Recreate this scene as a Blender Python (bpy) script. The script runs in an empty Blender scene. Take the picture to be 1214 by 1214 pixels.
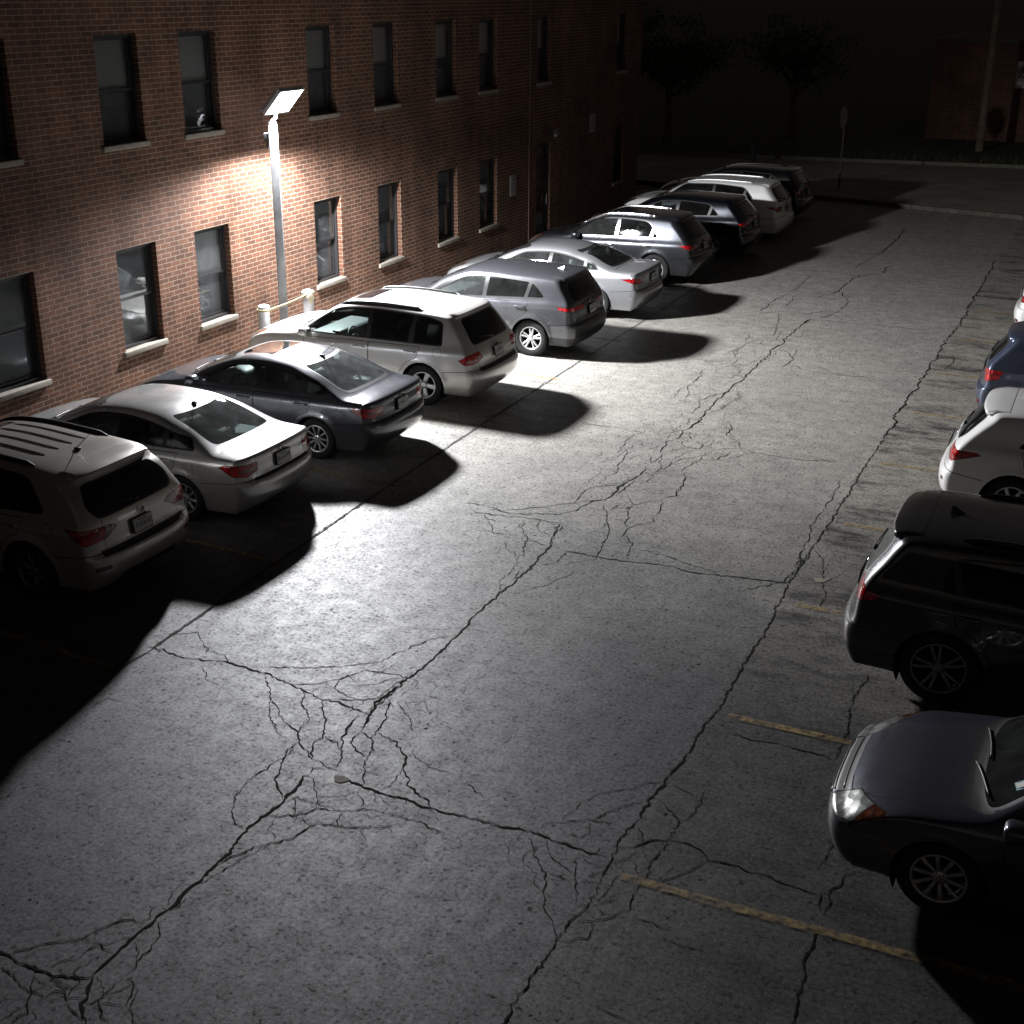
import bpy, bmesh, math, random
import numpy as np
from mathutils import Vector, Matrix
from mathutils.bvhtree import BVHTree
from mathutils.geometry import delaunay_2d_cdt
R_ = math.radians
rng = random.Random(11)
SC = bpy.context.scene
COL = SC.collection

# ------------------------------------------------------------------ helpers
def tag(o, label=None, cat=None, group=None, kind=None):
    if label: o['label'] = label
    if cat: o['category'] = cat
    if group: o['group'] = group
    if kind: o['kind'] = kind
    return o

def empty(name, loc=(0, 0, 0), rz=0.0):
    o = bpy.data.objects.new(name, None)
    COL.objects.link(o)
    o.location = loc
    o.rotation_euler = (0, 0, rz)
    o.empty_display_size = .2
    return o

def link(name, me, parent=None):
    o = bpy.data.objects.new(name, me)
    COL.objects.link(o)
    if parent: o.parent = parent
    return o

def rot_to(d):
    return Vector((0, 0, 1)).rotation_difference(Vector(d).normalized()).to_matrix()

class MB:
    """collects primitives into one mesh"""
    def __init__(s): s.v = []; s.f = []; s.m = []; s.sm = []
    def add(s, vs, fs, mat=0, smooth=False, M=None):
        b = len(s.v)
        for p in vs:
            p = Vector(p)
            s.v.append(tuple(M @ p) if M else tuple(p))
        for f in fs:
            s.f.append(tuple(b + i for i in f)); s.m.append(mat); s.sm.append(smooth)
        return s
    def box(s, a, b, mat=0, M=None, bev=0.0):
        x0, y0, z0 = a; x1, y1, z1 = b
        if bev <= 0:
            vs = [(x0,y0,z0),(x1,y0,z0),(x1,y1,z0),(x0,y1,z0),(x0,y0,z1),(x1,y0,z1),(x1,y1,z1),(x0,y1,z1)]
            fs = [(0,3,2,1),(4,5,6,7),(0,1,5,4),(1,2,6,5),(2,3,7,6),(3,0,4,7)]
            return s.add(vs, fs, mat, False, M)
        bm = bmesh.new()
        bmesh.ops.create_cube(bm, size=1)
        for v in bm.verts:
            v.co = Vector(((x0+x1)/2+v.co.x*(x1-x0), (y0+y1)/2+v.co.y*(y1-y0), (z0+z1)/2+v.co.z*(z1-z0)))
        bmesh.ops.bevel(bm, geom=list(bm.edges), offset=bev, segments=3, profile=.5, affect='EDGES')
        bm.verts.index_update()
        s.add([v.co.copy() for v in bm.verts], [[v.index for v in f.verts] for f in bm.faces], mat, True, M)
        bm.free(); return s
    def cyl(s, p, q, r0, r1=None, n=20, mat=0, cap=True, smooth=True):
        r1 = r0 if r1 is None else r1
        p = Vector(p); q = Vector(q); m = rot_to(q - p)
        vs = []
        for c, r in ((p, r0), (q, r1)):
            for i in range(n):
                a = 2*math.pi*i/n
                vs.append(c + m @ Vector((r*math.cos(a), r*math.sin(a), 0)))
        s.add(vs, [(i, (i+1) % n, n+(i+1) % n, n+i) for i in range(n)], mat, smooth)
        if cap:
            s.add(vs[:n], [tuple(range(n))[::-1]], mat, False)
            s.add(vs[n:], [tuple(range(n))], mat, False)
        return s
    def tube(s, pts, r, n=8, mat=0, close=False):
        pts = [Vector(p) for p in pts]
        rs = r if isinstance(r, (list, tuple)) else [r]*len(pts)
        vs = []; k = len(pts)
        for i, p in enumerate(pts):
            a = pts[i-1] if (i > 0 or close) else p
            b = pts[(i+1) % k] if (i < k-1 or close) else p
            m = rot_to(b - a)
            for j in range(n):
                t = 2*math.pi*j/n
                vs.append(p + m @ Vector((rs[i]*math.cos(t), rs[i]*math.sin(t), 0)))
        fs = []
        for i in range(k if close else k-1):
            for j in range(n):
                a = i*n; b = ((i+1) % k)*n
                fs.append((a+j, a+(j+1) % n, b+(j+1) % n, b+j))
        if not close:
            fs.append(tuple(range(n))[::-1]); fs.append(tuple((k-1)*n+j for j in range(n)))
        return s.add(vs, fs, mat, True)
    def lathe(s, prof, n=40, mat=0, M=None, close=False):
        """profile of (r, h) turned about local Y"""
        vs = []; k = len(prof)
        for r, h in prof:
            for i in range(n):
                a = 2*math.pi*i/n
                vs.append((r*math.cos(a), h, r*math.sin(a)))
        fs = []
        for j in range(k if close else k-1):
            b0 = j*n; b1 = ((j+1) % k)*n
            for i in range(n):
                fs.append((b0+i, b0+(i+1) % n, b1+(i+1) % n, b1+i))
        return s.add(vs, fs, mat, True, M)
    def build(s, name, mats, parent=None):
        me = s.mesh(name, mats)
        return link(name, me, parent)
    def mesh(s, name, mats):
        me = bpy.data.meshes.new(name)
        me.from_pydata(s.v, [], s.f)
        for m in (mats if isinstance(mats, (list, tuple)) else [mats]): me.materials.append(m)
        me.polygons.foreach_set('material_index', s.m)
        me.polygons.foreach_set('use_smooth', s.sm)
        me.update()
        return me

# ------------------------------------------------------------------ camera
CAM_POS = Vector((10.206, 0.0, 6.584))
RT = Vector((0.9074660884411656, 0.42009747500388184, 0.004838370040967007))
UP = Vector((-0.159209647047661, 0.33321075034998193, 0.9293131249143965))
FW = Vector((-0.3887899003526837, 0.8440904615896123, -0.3692610269676255))
FPX = 1568.47
def at(px, py, z=0.0):
    """ground point seen at a place of the 1214 px survey photograph"""
    d = FW + RT*((px-607)/FPX) - UP*((py-607)/FPX)
    return CAM_POS + d*((z-CAM_POS.z)/d.z)
cam = bpy.data.cameras.new('camera')
co = bpy.data.objects.new('camera', cam); COL.objects.link(co)
co.matrix_world = Matrix(((RT.x, UP.x, -FW.x, CAM_POS.x), (RT.y, UP.y, -FW.y, CAM_POS.y), (RT.z, UP.z, -FW.z, CAM_POS.z), (0, 0, 0, 1)))
cam.sensor_width = 36; cam.lens = FPX/1214*36; cam.clip_end = 2000
SC.camera = co

# ------------------------------------------------------------------ materials
def mat(name):
    m = bpy.data.materials.new(name); m.use_nodes = True
    nt = m.node_tree
    return m, nt, nt.nodes['Principled BSDF']
def simple(name, col, rough=.5, metal=0.0, coat=0.0, spec=.5, noise=0.0, nscale=8.0, bump=0.0, bscale=200.0):
    m, nt, b = mat(name)
    b.inputs['Base Color'].default_value = (*col, 1)
    b.inputs['Roughness'].default_value = rough
    b.inputs['Metallic'].default_value = metal
    b.inputs['Specular IOR Level'].default_value = spec
    if coat:
        b.inputs['Coat Weight'].default_value = coat; b.inputs['Coat Roughness'].default_value = .04
    N = nt.nodes; L = nt.links
    if noise or bump:
        tc = N.new('ShaderNodeTexCoord')
    if noise:
        n = N.new('ShaderNodeTexNoise'); n.inputs['Scale'].default_value = nscale; n.inputs['Detail'].default_value = 6
        L.new(tc.outputs['Object'], n.inputs['Vector'])
        r = N.new('ShaderNodeMapRange'); r.inputs[1].default_value = .3; r.inputs[2].default_value = .7
        r.inputs[3].default_value = 1-noise; r.inputs[4].default_value = 1+noise*.4
        L.new(n.outputs['Fac'], r.inputs[0])
        x = N.new('ShaderNodeMix'); x.data_type = 'RGBA'; x.blend_type = 'MULTIPLY'; x.inputs[0].default_value = 1
        x.inputs['A'].default_value = (*col, 1); L.new(r.outputs[0], x.inputs['B'])
        L.new(x.outputs['Result'], b.inputs['Base Color'])
    if bump:
        n2 = N.new('ShaderNodeTexNoise'); n2.inputs['Scale'].default_value = bscale; n2.inputs['Detail'].default_value = 4
        L.new(tc.outputs['Object'], n2.inputs['Vector'])
        bp = N.new('ShaderNodeBump'); bp.inputs['Strength'].default_value = bump; bp.inputs['Distance'].default_value = .01
        L.new(n2.outputs['Fac'], bp.inputs['Height']); L.new(bp.outputs['Normal'], b.inputs['Normal'])
    return m

def paint(name, col, metal=.55, rough=.38):
    m, nt, b = mat(name); N = nt.nodes; L = nt.links
    b.inputs['Metallic'].default_value = metal
    b.inputs['Coat Weight'].default_value = .9; b.inputs['Coat Roughness'].default_value = .05
    tc = N.new('ShaderNodeTexCoord')
    n = N.new('ShaderNodeTexNoise'); n.inputs['Scale'].default_value = 3.5; n.inputs['Detail'].default_value = 7
    L.new(tc.outputs['Object'], n.inputs['Vector'])
    r = N.new('ShaderNodeMapRange'); r.inputs[1].default_value = .35; r.inputs[2].default_value = .7
    r.inputs[3].default_value = rough-.07; r.inputs[4].default_value = rough-.03
    L.new(n.outputs['Fac'], r.inputs[0]); L.new(r.outputs[0], b.inputs['Roughness'])
    # road dust low on the flanks
    sp = N.new('ShaderNodeSeparateXYZ'); L.new(tc.outputs['Object'], sp.inputs[0])
    d = N.new('ShaderNodeMapRange'); d.inputs[1].default_value = .25; d.inputs[2].default_value = .75
    d.inputs[3].default_value = .5; d.inputs[4].default_value = 0
    L.new(sp.outputs['Z'], d.inputs[0])
    mu = N.new('ShaderNodeMath'); mu.operation = 'MULTIPLY'; L.new(d.outputs[0], mu.inputs[0]); L.new(n.outputs['Fac'], mu.inputs[1])
    x = N.new('ShaderNodeMix'); x.data_type = 'RGBA'; x.inputs['A'].default_value = (*col, 1); x.inputs['B'].default_value = (.12, .10, .08, 1)
    L.new(mu.outputs[0], x.inputs[0])
    # the unpainted lining on the inside of the shell
    g = N.new('ShaderNodeNewGeometry')
    y = N.new('ShaderNodeMix'); y.data_type = 'RGBA'; y.inputs['B'].default_value = (.02, .02, .022, 1)
    L.new(g.outputs['Backfacing'], y.inputs[0]); L.new(x.outputs['Result'], y.inputs['A'])
    L.new(y.outputs['Result'], b.inputs['Base Color'])
    return m

def glass(name, tint, refl=1.0, rough=.02, dust=.026):
    m = bpy.data.materials.new(name); m.use_nodes = True
    nt = m.node_tree; N = nt.nodes; L = nt.links
    for n in list(N): N.remove(n)
    o = N.new('ShaderNodeOutputMaterial'); mx = N.new('ShaderNodeMixShader')
    t = N.new('ShaderNodeBsdfTransparent'); t.inputs[0].default_value = (*tint, 1)
    g = N.new('ShaderNodeBsdfGlossy'); g.inputs['Roughness'].default_value = rough; g.inputs[0].default_value = (.95, .97, 1, 1)
    f = N.new('ShaderNodeFresnel'); f.inputs['IOR'].default_value = 1.0+.55*refl
    df = N.new('ShaderNodeBsdfDiffuse'); df.inputs[0].default_value = (.70, .74, .74, 1)
    tc = N.new('ShaderNodeTexCoord'); nz = N.new('ShaderNodeTexNoise'); nz.inputs['Scale'].default_value = 5; nz.inputs['Detail'].default_value = 6; L.new(tc.outputs['Object'], nz.inputs['Vector'])
    dm = N.new('ShaderNodeMath'); dm.operation = 'MULTIPLY'; dm.inputs[1].default_value = dust*2; L.new(nz.outputs['Fac'], dm.inputs[0])
    m2 = N.new('ShaderNodeMixShader'); L.new(dm.outputs[0], m2.inputs[0]); L.new(t.outputs[0], m2.inputs[1]); L.new(df.outputs[0], m2.inputs[2])
    L.new(f.outputs[0], mx.inputs[0]); L.new(m2.outputs[0], mx.inputs[1]); L.new(g.outputs[0], mx.inputs[2]); L.new(mx.outputs[0], o.inputs[0])
    return m

M = {}
M['trim'] = simple('black_trim', (.012, .012, .013), .45, noise=.3)
M['gap'] = simple('panel_gap', (.004, .004, .004), .8, spec=.1)
M['clad'] = simple('grey_cladding', (.025, .025, .027), .6, noise=.3)
M['chrome'] = simple('chrome', (.75, .76, .78), .14, 1.0)
M['rubber'] = simple('tyre_rubber', (.012, .012, .012), .75, noise=.4, nscale=20, spec=.3)
M['alloy'] = simple('alloy', (.55, .55, .56), .33, .75, noise=.25, nscale=30)
M['alloy_dark'] = simple('alloy_dark', (.2, .19, .18), .4, .7)
M['well'] = simple('wheel_well', (.006, .006, .006), .9, spec=.1)
M['red'] = simple('tail_red', (.50, .006, .010), .12, coat=.8)
M['reddark'] = simple('tail_red_dark', (.16, .004, .006), .15, coat=.8)
M['clearlens'] = simple('clear_lens', (.32, .25, .25), .12, .3, coat=.8)
M['headlens'] = simple('head_lens', (.13, .135, .125), .34, .2, coat=.6)
M['amber'] = simple('amber_lens', (.13, .032, .010), .15, coat=1)
M['plate'] = simple('plate_white', (.5, .5, .47), .4, noise=.15, nscale=40)
M['platemark'] = simple('plate_mark', (.08, .09, .13), .5)
M['cloth'] = simple('seat_cloth', (.16, .16, .155), .85, noise=.2, nscale=12)
M['clothdark'] = simple('seat_cloth_dark', (.035, .035, .036), .8)
M['dash'] = simple('dash_plastic', (.03, .03, .032), .55)
M['beige'] = simple('shelf_grey', (.35, .37, .36), .85)
M['gclear'] = glass('glass_green_tint', (.62, .70, .68))
M['gmid'] = glass('glass_mid_tint', (.30, .33, .33), dust=.011)
M['grear'] = glass('glass_rear_green', (.60, .70, .67), dust=.085)
M['gdark'] = glass('glass_privacy', (.025, .025, .028), dust=.008)
M['sunroof'] = simple('sunroof_glass', (.012, .012, .014), .06, coat=1)

for _k, _s in (('headlens', 11), ('red', 16), ('clearlens', 14), ('amber', 14), ('reddark', 18)):      # reflector facets behind the lens
    _nt = M[_k].node_tree; _b = _nt.nodes['Principled BSDF']
    _tc = _nt.nodes.new('ShaderNodeTexCoord'); _v = _nt.nodes.new('ShaderNodeTexVoronoi'); _v.inputs['Scale'].default_value = _s
    _bp = _nt.nodes.new('ShaderNodeBump'); _bp.inputs['Strength'].default_value = .22; _bp.inputs['Distance'].default_value = .02
    _nt.links.new(_tc.outputs['Object'], _v.inputs['Vector']); _nt.links.new(_v.outputs['Distance'], _bp.inputs['Height']); _nt.links.new(_bp.outputs[0], _b.inputs['Normal'])
    _r = _nt.nodes.new('ShaderNodeMapRange'); _r.inputs[1].default_value = .1; _r.inputs[2].default_value = .6; _r.inputs[3].default_value = 1.25; _r.inputs[4].default_value = .45
    _x = _nt.nodes.new('ShaderNodeMix'); _x.data_type = 'RGBA'; _x.blend_type = 'MULTIPLY'; _x.inputs[0].default_value = 1; _x.inputs['A'].default_value = tuple(_b.inputs['Base Color'].default_value)
    _nt.links.new(_v.outputs['Distance'], _r.inputs[0]); _nt.links.new(_r.outputs[0], _x.inputs['B']); _nt.links.new(_x.outputs['Result'], _b.inputs['Base Color'])

# ------------------------------------------------------------------ car body building
def crom(P, step):
    """centripetal Catmull-Rom through rows of P (first two columns set the knots)"""
    P = np.asarray(P, float); n = len(P)
    E = np.vstack([2*P[0]-P[1], P, 2*P[-1]-P[-2]])
    t = [0.0]
    for i in range(1, len(E)): t.append(t[-1]+max(np.hypot(*(E[i, :2]-E[i-1, :2])), 1e-4)**.5)
    out = []
    for i in range(1, n):
        p0, p1, p2, p3 = E[i-1:i+3]; t0, t1, t2, t3 = t[i-1:i+3]
        k = max(2, int(math.ceil(np.hypot(*(p2[:2]-p1[:2]))/step)))
        for j in range(k):
            u = t1+(t2-t1)*j/k
            A1 = p0*(t1-u)/(t1-t0)+p1*(u-t0)/(t1-t0); A2 = p1*(t2-u)/(t2-t1)+p2*(u-t1)/(t2-t1); A3 = p2*(t3-u)/(t3-t2)+p3*(u-t2)/(t3-t2)
            B1 = A1*(t2-u)/(t2-t0)+A2*(u-t0)/(t2-t0); B2 = A2*(t3-u)/(t3-t1)+A3*(u-t1)/(t3-t1)
            out.append(B1*(t2-u)/(t2-t1)+B2*(u-t1)/(t2-t1))
    out.append(P[-1])
    return np.array(out)

def hermite(tab):
    X = np.array([a for a, _ in tab]); Y = np.array([b for _, b in tab])
    h = np.diff(X); dl = np.diff(Y)/h
    d = np.zeros(len(X)); d[0] = dl[0]; d[-1] = dl[-1]
    for i in range(1, len(X)-1):
        if dl[i-1]*dl[i] > 0: d[i] = 2*dl[i-1]*dl[i]/(dl[i-1]+dl[i])
    def f(x):
        x = np.clip(x, X[0], X[-1]); i = np.clip(np.searchsorted(X, x)-1, 0, len(h)-1)
        t = (x-X[i])/h[i]
        return (2*t**3-3*t**2+1)*Y[i]+(t**3-2*t**2+t)*h[i]*d[i]+(-2*t**3+3*t**2)*Y[i+1]+(t**3-t**2)*h[i]*d[i+1]
    return f

def rpoly(poly, r=.05, n=4):
    """polygon with rounded corners; r may be a list"""
    out = []; k = len(poly)
    for i in range(k):
        a = np.array(poly[i-1]); b = np.array(poly[i]); c = np.array(poly[(i+1) % k])
        ri = r[i] if isinstance(r, (list, tuple)) else r
        if ri <= 0: out.append(tuple(b)); continue
        u = (a-b); v = (c-b); lu = np.linalg.norm(u); lv = np.linalg.norm(v)
        ri = min(ri, lu*.45, lv*.45)
        p = b+u/lu*ri; q = b+v/lv*ri
        for j in range(n+1):
            t = j/n
            out.append(tuple(p*(1-t)**2+2*b*t*(1-t)+q*t*t))
    return out

def inset(poly, d):
    k = len(poly); ar = sum(poly[i-1][0]*poly[i][1]-poly[i][0]*poly[i-1][1] for i in range(k))
    sg = 1 if ar > 0 else -1; out = []
    for i in range(k):
        a = np.array(poly[i-1]); b = np.array(poly[i]); c = np.array(poly[(i+1) % k])
        u = (b-a)/max(np.linalg.norm(b-a), 1e-9); v = (c-b)/max(np.linalg.norm(c-b), 1e-9)
        n1 = np.array((-u[1], u[0]))*sg; n2 = np.array((-v[1], v[0]))*sg
        m = n1+n2; q = max(m @ m, .5)
        out.append(tuple(b+m*(2*d/q)))
    return out

def clipx(poly, x, keep):
    """keep=+1 the part with X > x (x = (x_at_z0, z0, slope))"""
    x0, z0, sl = x
    f = lambda p: keep*(p[0]-(x0+sl*(p[1]-z0)))
    out = []
    for i in range(len(poly)):
        a = poly[i-1]; b = poly[i]; fa = f(a); fb = f(b)
        if (fa > 0) != (fb > 0):
            t = fa/(fa-fb); out.append((a[0]+(b[0]-a[0])*t, a[1]+(b[1]-a[1])*t))
        if fb > 0: out.append(b)
    return out

def inpoly(p, poly):
    c = False; x, y = p; k = len(poly)
    for i in range(k):
        x0, y0 = poly[i-1]; x1, y1 = poly[i]
        if (y0 > y) != (y1 > y) and x < (x1-x0)*(y-y0)/(y1-y0)+x0: c = not c
    return c

class Shell:
    """half car body (y >= 0) as a dense quad surface that gets cut into parts"""
    def __init__(s, sp):
        s.sp = sp; L = sp['L']; hw = sp['W']/2; s.hw = hw; s.L = L
        top = crom([(x, z, x+dx, z+dz) for x, z, dx, dz in sp['top']], sp.get('step', .055))
        top[:, 2] = np.maximum.accumulate(top[:, 2])+np.arange(len(top))*1e-4
        prof = hermite(sp['prof']); plan = hermite(sp['plan'])
        ws = sp['wheels']; Ra = sp['arch']; zw = sp['R']
        b0, bs = sp['belt']
        def W(x, z):
            zz = z-np.clip((x-L*.5)*bs, -.08, .08)*np.clip((z-.5)/.4, 0, 1)
            w = hw*prof(zz)*plan(x)
            for cx in ws:
                r = np.hypot(x-cx, z-zw)
                w = w+.014*np.exp(-((r-Ra-.01)/.045)**2)*(z < 1)
            return w
        s.W = W
        N = len(top); m = 15; K = 30; p = sp.get('p', 2.7)
        th = np.linspace(0, math.pi/2, m+1)
        fr = np.sin(th)**(2/p); ins = 1-np.cos(th)**(2/p)
        cols = []
        for j in range(m+1):
            x = top[:, 0]+(top[:, 2]-top[:, 0])*ins[j]; z = top[:, 1]+(top[:, 3]-top[:, 1])*ins[j]
            cols.append(np.stack([x, fr[j]*W(x, z), z], 1))
        zs = sp.get('zsill', .22)
        xo, zo = top[:, 2], top[:, 3]
        for k in range(1, K+1):
            t = k/K; z = zo+(np.minimum(zs, zo-.02)-zo)*t
            cols.append(np.stack([xo, W(xo, z), z], 1))
        for t in (.8, .4, 0):
            q = cols[m+K].copy(); q[:, 1] *= t; q[:, 2] -= .03*(1-t); cols.append(q)
        A = np.stack(cols, 1)
        bm = s.bm = bmesh.new()
        n, c = A.shape[:2]
        vs = [[bm.verts.new(A[i, j]) for j in range(c)] for i in range(n)]
        for i in range(n-1):
            for j in range(c-1):
                bm.faces.new((vs[i][j], vs[i][j+1], vs[i+1][j+1], vs[i+1][j]))
        bm.faces.new([vs[0][j] for j in range(c)][::-1]); bm.faces.new([vs[-1][j] for j in range(c)])
        bmesh.ops.remove_doubles(bm, verts=list(bm.verts), dist=1e-5)
        bm.normal_update()
        s.pl = bm.faces.layers.int.new('part'); s.ml = bm.faces.layers.int.new('mi')
        s.names = ['body']
        s.bvh = BVHTree.FromBMesh(bm)
        f = [f for f in bm.faces if abs(f.calc_center_median().x-L*.5) < .2 and f.calc_center_median().z < 1.0 and f.calc_center_median().y > hw*.9]
        if f and f[0].normal.y < 0:
            bmesh.ops.reverse_faces(bm, faces=list(bm.faces)); bm.normal_update()
    # surface queries
    def y(s, x, z): h = s.bvh.ray_cast(Vector((x, 3, z)), Vector((0, -1, 0)))[0]; return h.y if h else s.hw
    def z(s, x, y): h = s.bvh.ray_cast(Vector((x, abs(y)+1e-4, 4)), Vector((0, 0, -1)))[0]; return h.z if h else 1.
    def xr(s, y, z): h = s.bvh.ray_cast(Vector((-2, abs(y)+1e-4, z)), Vector((1, 0, 0)))[0]; return h.x if h else 0.
    def xf(s, y, z): h = s.bvh.ray_cast(Vector((s.L+2, abs(y)+1e-4, z)), Vector((-1, 0, 0)))[0]; return h.x if h else s.L
    def proj(s, k):
        hw, L = s.hw, s.L
        return {'side': ((1, 0, 0, 0), (0, 0, 1, 0)), 'end': ((0, 1, 0, 0), (0, 0, 1, 0)), 'top': ((1, 0, 0, 0), (0, 1, 0, 0)),
                'dr': ((1, 1, 0, -hw), (0, 0, 1, 0)), 'df': ((-1, 1, 0, L-hw), (0, 0, 1, 0))}[k]
    def test(s, view):
        L = s.L
        return {'side': lambda c, n: n.y > .25, 'rear': lambda c, n: c.x < L*.45 and n.x < -.12, 'front': lambda c, n: c.x > L*.45 and n.x > .12,
                'top': lambda c, n: n.z > .3, 'dr': lambda c, n: c.x < L*.3 and (n.x < -.1 or n.y > .2) and n.z < .85, 'df': lambda c, n: c.x > L*.7 and (n.x > .05 or n.y > .2),
                'all': lambda c, n: True}[view]
    def cut(s, poly, view, part, mi=0, only=None, also=None):
        bm = s.bm; pk = {'rear': 'end', 'front': 'end', 'all': 'side'}.get(view, view)
        (a0, a1, a2, a3), (b0, b1, b2, b3) = s.proj(pk)
        U = lambda c: a0*c.x+a1*c.y+a2*c.z+a3
        V = lambda c: b0*c.x+b1*c.y+b2*c.z+b3
        tst = s.test(view)
        poly = [tuple(q) for q in poly]
        if part not in s.names: s.names.append(part)
        pid = s.names.index(part)
        px = [q[0] for q in poly]; py = [q[1] for q in poly]
        x0, x1, y0, y1 = min(px)-1e-4, max(px)+1e-4, min(py)-1e-4, max(py)+1e-4
        cand = []
        for f in bm.faces:
            us = [U(v.co) for v in f.verts]
            if max(us) < x0 or min(us) > x1: continue
            w = [V(v.co) for v in f.verts]
            if max(w) < y0 or min(w) > y1: continue
            c = f.calc_center_median()
            if not tst(c, f.normal) or (also and not also(c)): continue
            cand.append(f)
        un = Vector((a0, a1, a2)); vn = Vector((b0, b1, b2))
        for i in range(len(poly)):
            p, q = poly[i-1], poly[i]
            ex, ey = q[0]-p[0], q[1]-p[1]; ln = math.hypot(ex, ey)
            if ln < 1e-6: continue
            nx, ny = -ey/ln, ex/ln
            no = un*nx+vn*ny
            d = nx*(p[0]-a3)+ny*(p[1]-b3)       # no . co = d
            cop = no*(d/no.length_squared)
            lo_x, hi_x, lo_y, hi_y = min(p[0], q[0])-1e-4, max(p[0], q[0])+1e-4, min(p[1], q[1])-1e-4, max(p[1], q[1])+1e-4
            sel = []; rest = []
            for f in cand:
                us = [U(v.co) for v in f.verts]; w = [V(v.co) for v in f.verts]
                if max(us) < lo_x or min(us) > hi_x or max(w) < lo_y or min(w) > hi_y: rest.append(f); continue
                sd = [no.dot(v.co)-d for v in f.verts]
                if min(sd) > -1e-5 or max(sd) < 1e-5: rest.append(f)
                else: sel.append(f)
            if not sel: continue
            es = set(e for f in sel for e in f.edges); vv = set(v for f in sel for v in f.verts)
            r = bmesh.ops.bisect_plane(bm, geom=list(vv)+list(es)+sel, dist=1e-5, plane_co=cop, plane_no=no)
            new = [g for g in r['geom'] if isinstance(g, bmesh.types.BMFace)]
            cand = list(set(rest) | set(g for g in new if g.is_valid))
        ids = None if only is None else [s.names.index(o) for o in only if o in s.names]
        for f in cand:
            if not f.is_valid: continue
            c = f.calc_center_median()
            if ids is not None and f[s.pl] not in ids: continue
            if inpoly((U(c), V(c)), poly):
                f[s.pl] = pid; f[s.ml] = mi
        return s
    def line(s, pts, view, w=.004, part='body', mi=1, only=None):
        for a, b in zip(pts[:-1], pts[1:]):
            ex, ey = b[0]-a[0], b[1]-a[1]; l = math.hypot(ex, ey); nx, ny = -ey/l*w, ex/l*w
            s.cut([(a[0]+nx, a[1]+ny), (b[0]+nx, b[1]+ny), (b[0]-nx, b[1]-ny), (a[0]-nx, a[1]-ny)], view, part, mi, only)
    def ring(s, poly, view, part, only=None, g=.004):
        s.cut(inset(poly, -g), view, 'body', 1, only)
        s.cut(inset(poly, g), view, part, 0, None if only is None else only+['body'])
    def export(s):
        """parts -> arrays; the pair flag tells parts that stay apart left and right"""
        bm = s.bm
        bm.normal_update(); bm.verts.index_update()
        V = np.array([v.co[:] for v in bm.verts]); Nn = np.array([v.normal[:] for v in bm.verts])
        seam = np.abs(V[:, 1]) < 1e-4
        Nn[seam, 1] = 0
        Nn /= np.maximum(np.linalg.norm(Nn, axis=1, keepdims=True), 1e-9)
        parts = {}
        for f in bm.faces:
            parts.setdefault(s.names[f[s.pl]], []).append(([v.index for v in f.verts], f[s.ml]))
        return V, Nn, seam, parts

def part_mesh(name, V, Nn, seam, faces, mats, mode):
    """mode: 'both' one mesh of both halves, +1 / -1 one half"""
    used = sorted(set(i for f, _ in faces for i in f)); vs = []; ns = []; fs = []; ms = []
    A = {}; B = {}
    if mode in ('both', 1):
        for i in used: A[i] = len(vs); vs.append(V[i]); ns.append(Nn[i])
        for f, m in faces: fs.append([A[i] for i in f]); ms.append(m)
    if mode in ('both', -1):
        for i in used:
            if mode == 'both' and seam[i]: B[i] = A[i]
            else: B[i] = len(vs); vs.append(V[i]*(1, -1, 1)); ns.append(Nn[i]*(1, -1, 1))
        for f, m in faces: fs.append([B[i] for i in f[::-1]]); ms.append(m)
    me = bpy.data.meshes.new(name)
    me.from_pydata([tuple(v) for v in vs], [], fs)
    for m in mats: me.materials.append(m)
    me.polygons.foreach_set('material_index', [min(m, len(mats)-1) for m in ms])
    me.polygons.foreach_set('use_smooth', [True]*len(fs))
    me.update()
    me.normals_split_custom_set_from_vertices([tuple(n) for n in ns])
    return me

# ------------------------------------------------------------------ wheels and cabin fittings
def tyre_mesh(R, rr, w=.21):
    mb = MB(); h = w/2
    pr = [(rr-.012, -h*.80), (rr+.012, -h*.93), (rr+(R-rr)*.5, -h), (R-.022, -h*.90), (R-.004, -h*.72), (R, -h*.4), (R, h*.4), (R-.004, h*.72), (R-.022, h*.90), (rr+(R-rr)*.5, h), (rr+.012, h*.93), (rr-.012, h*.80)]
    mb.lathe(pr, 48, close=True)
    return mb.mesh('tyre', M['rubber'])

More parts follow.
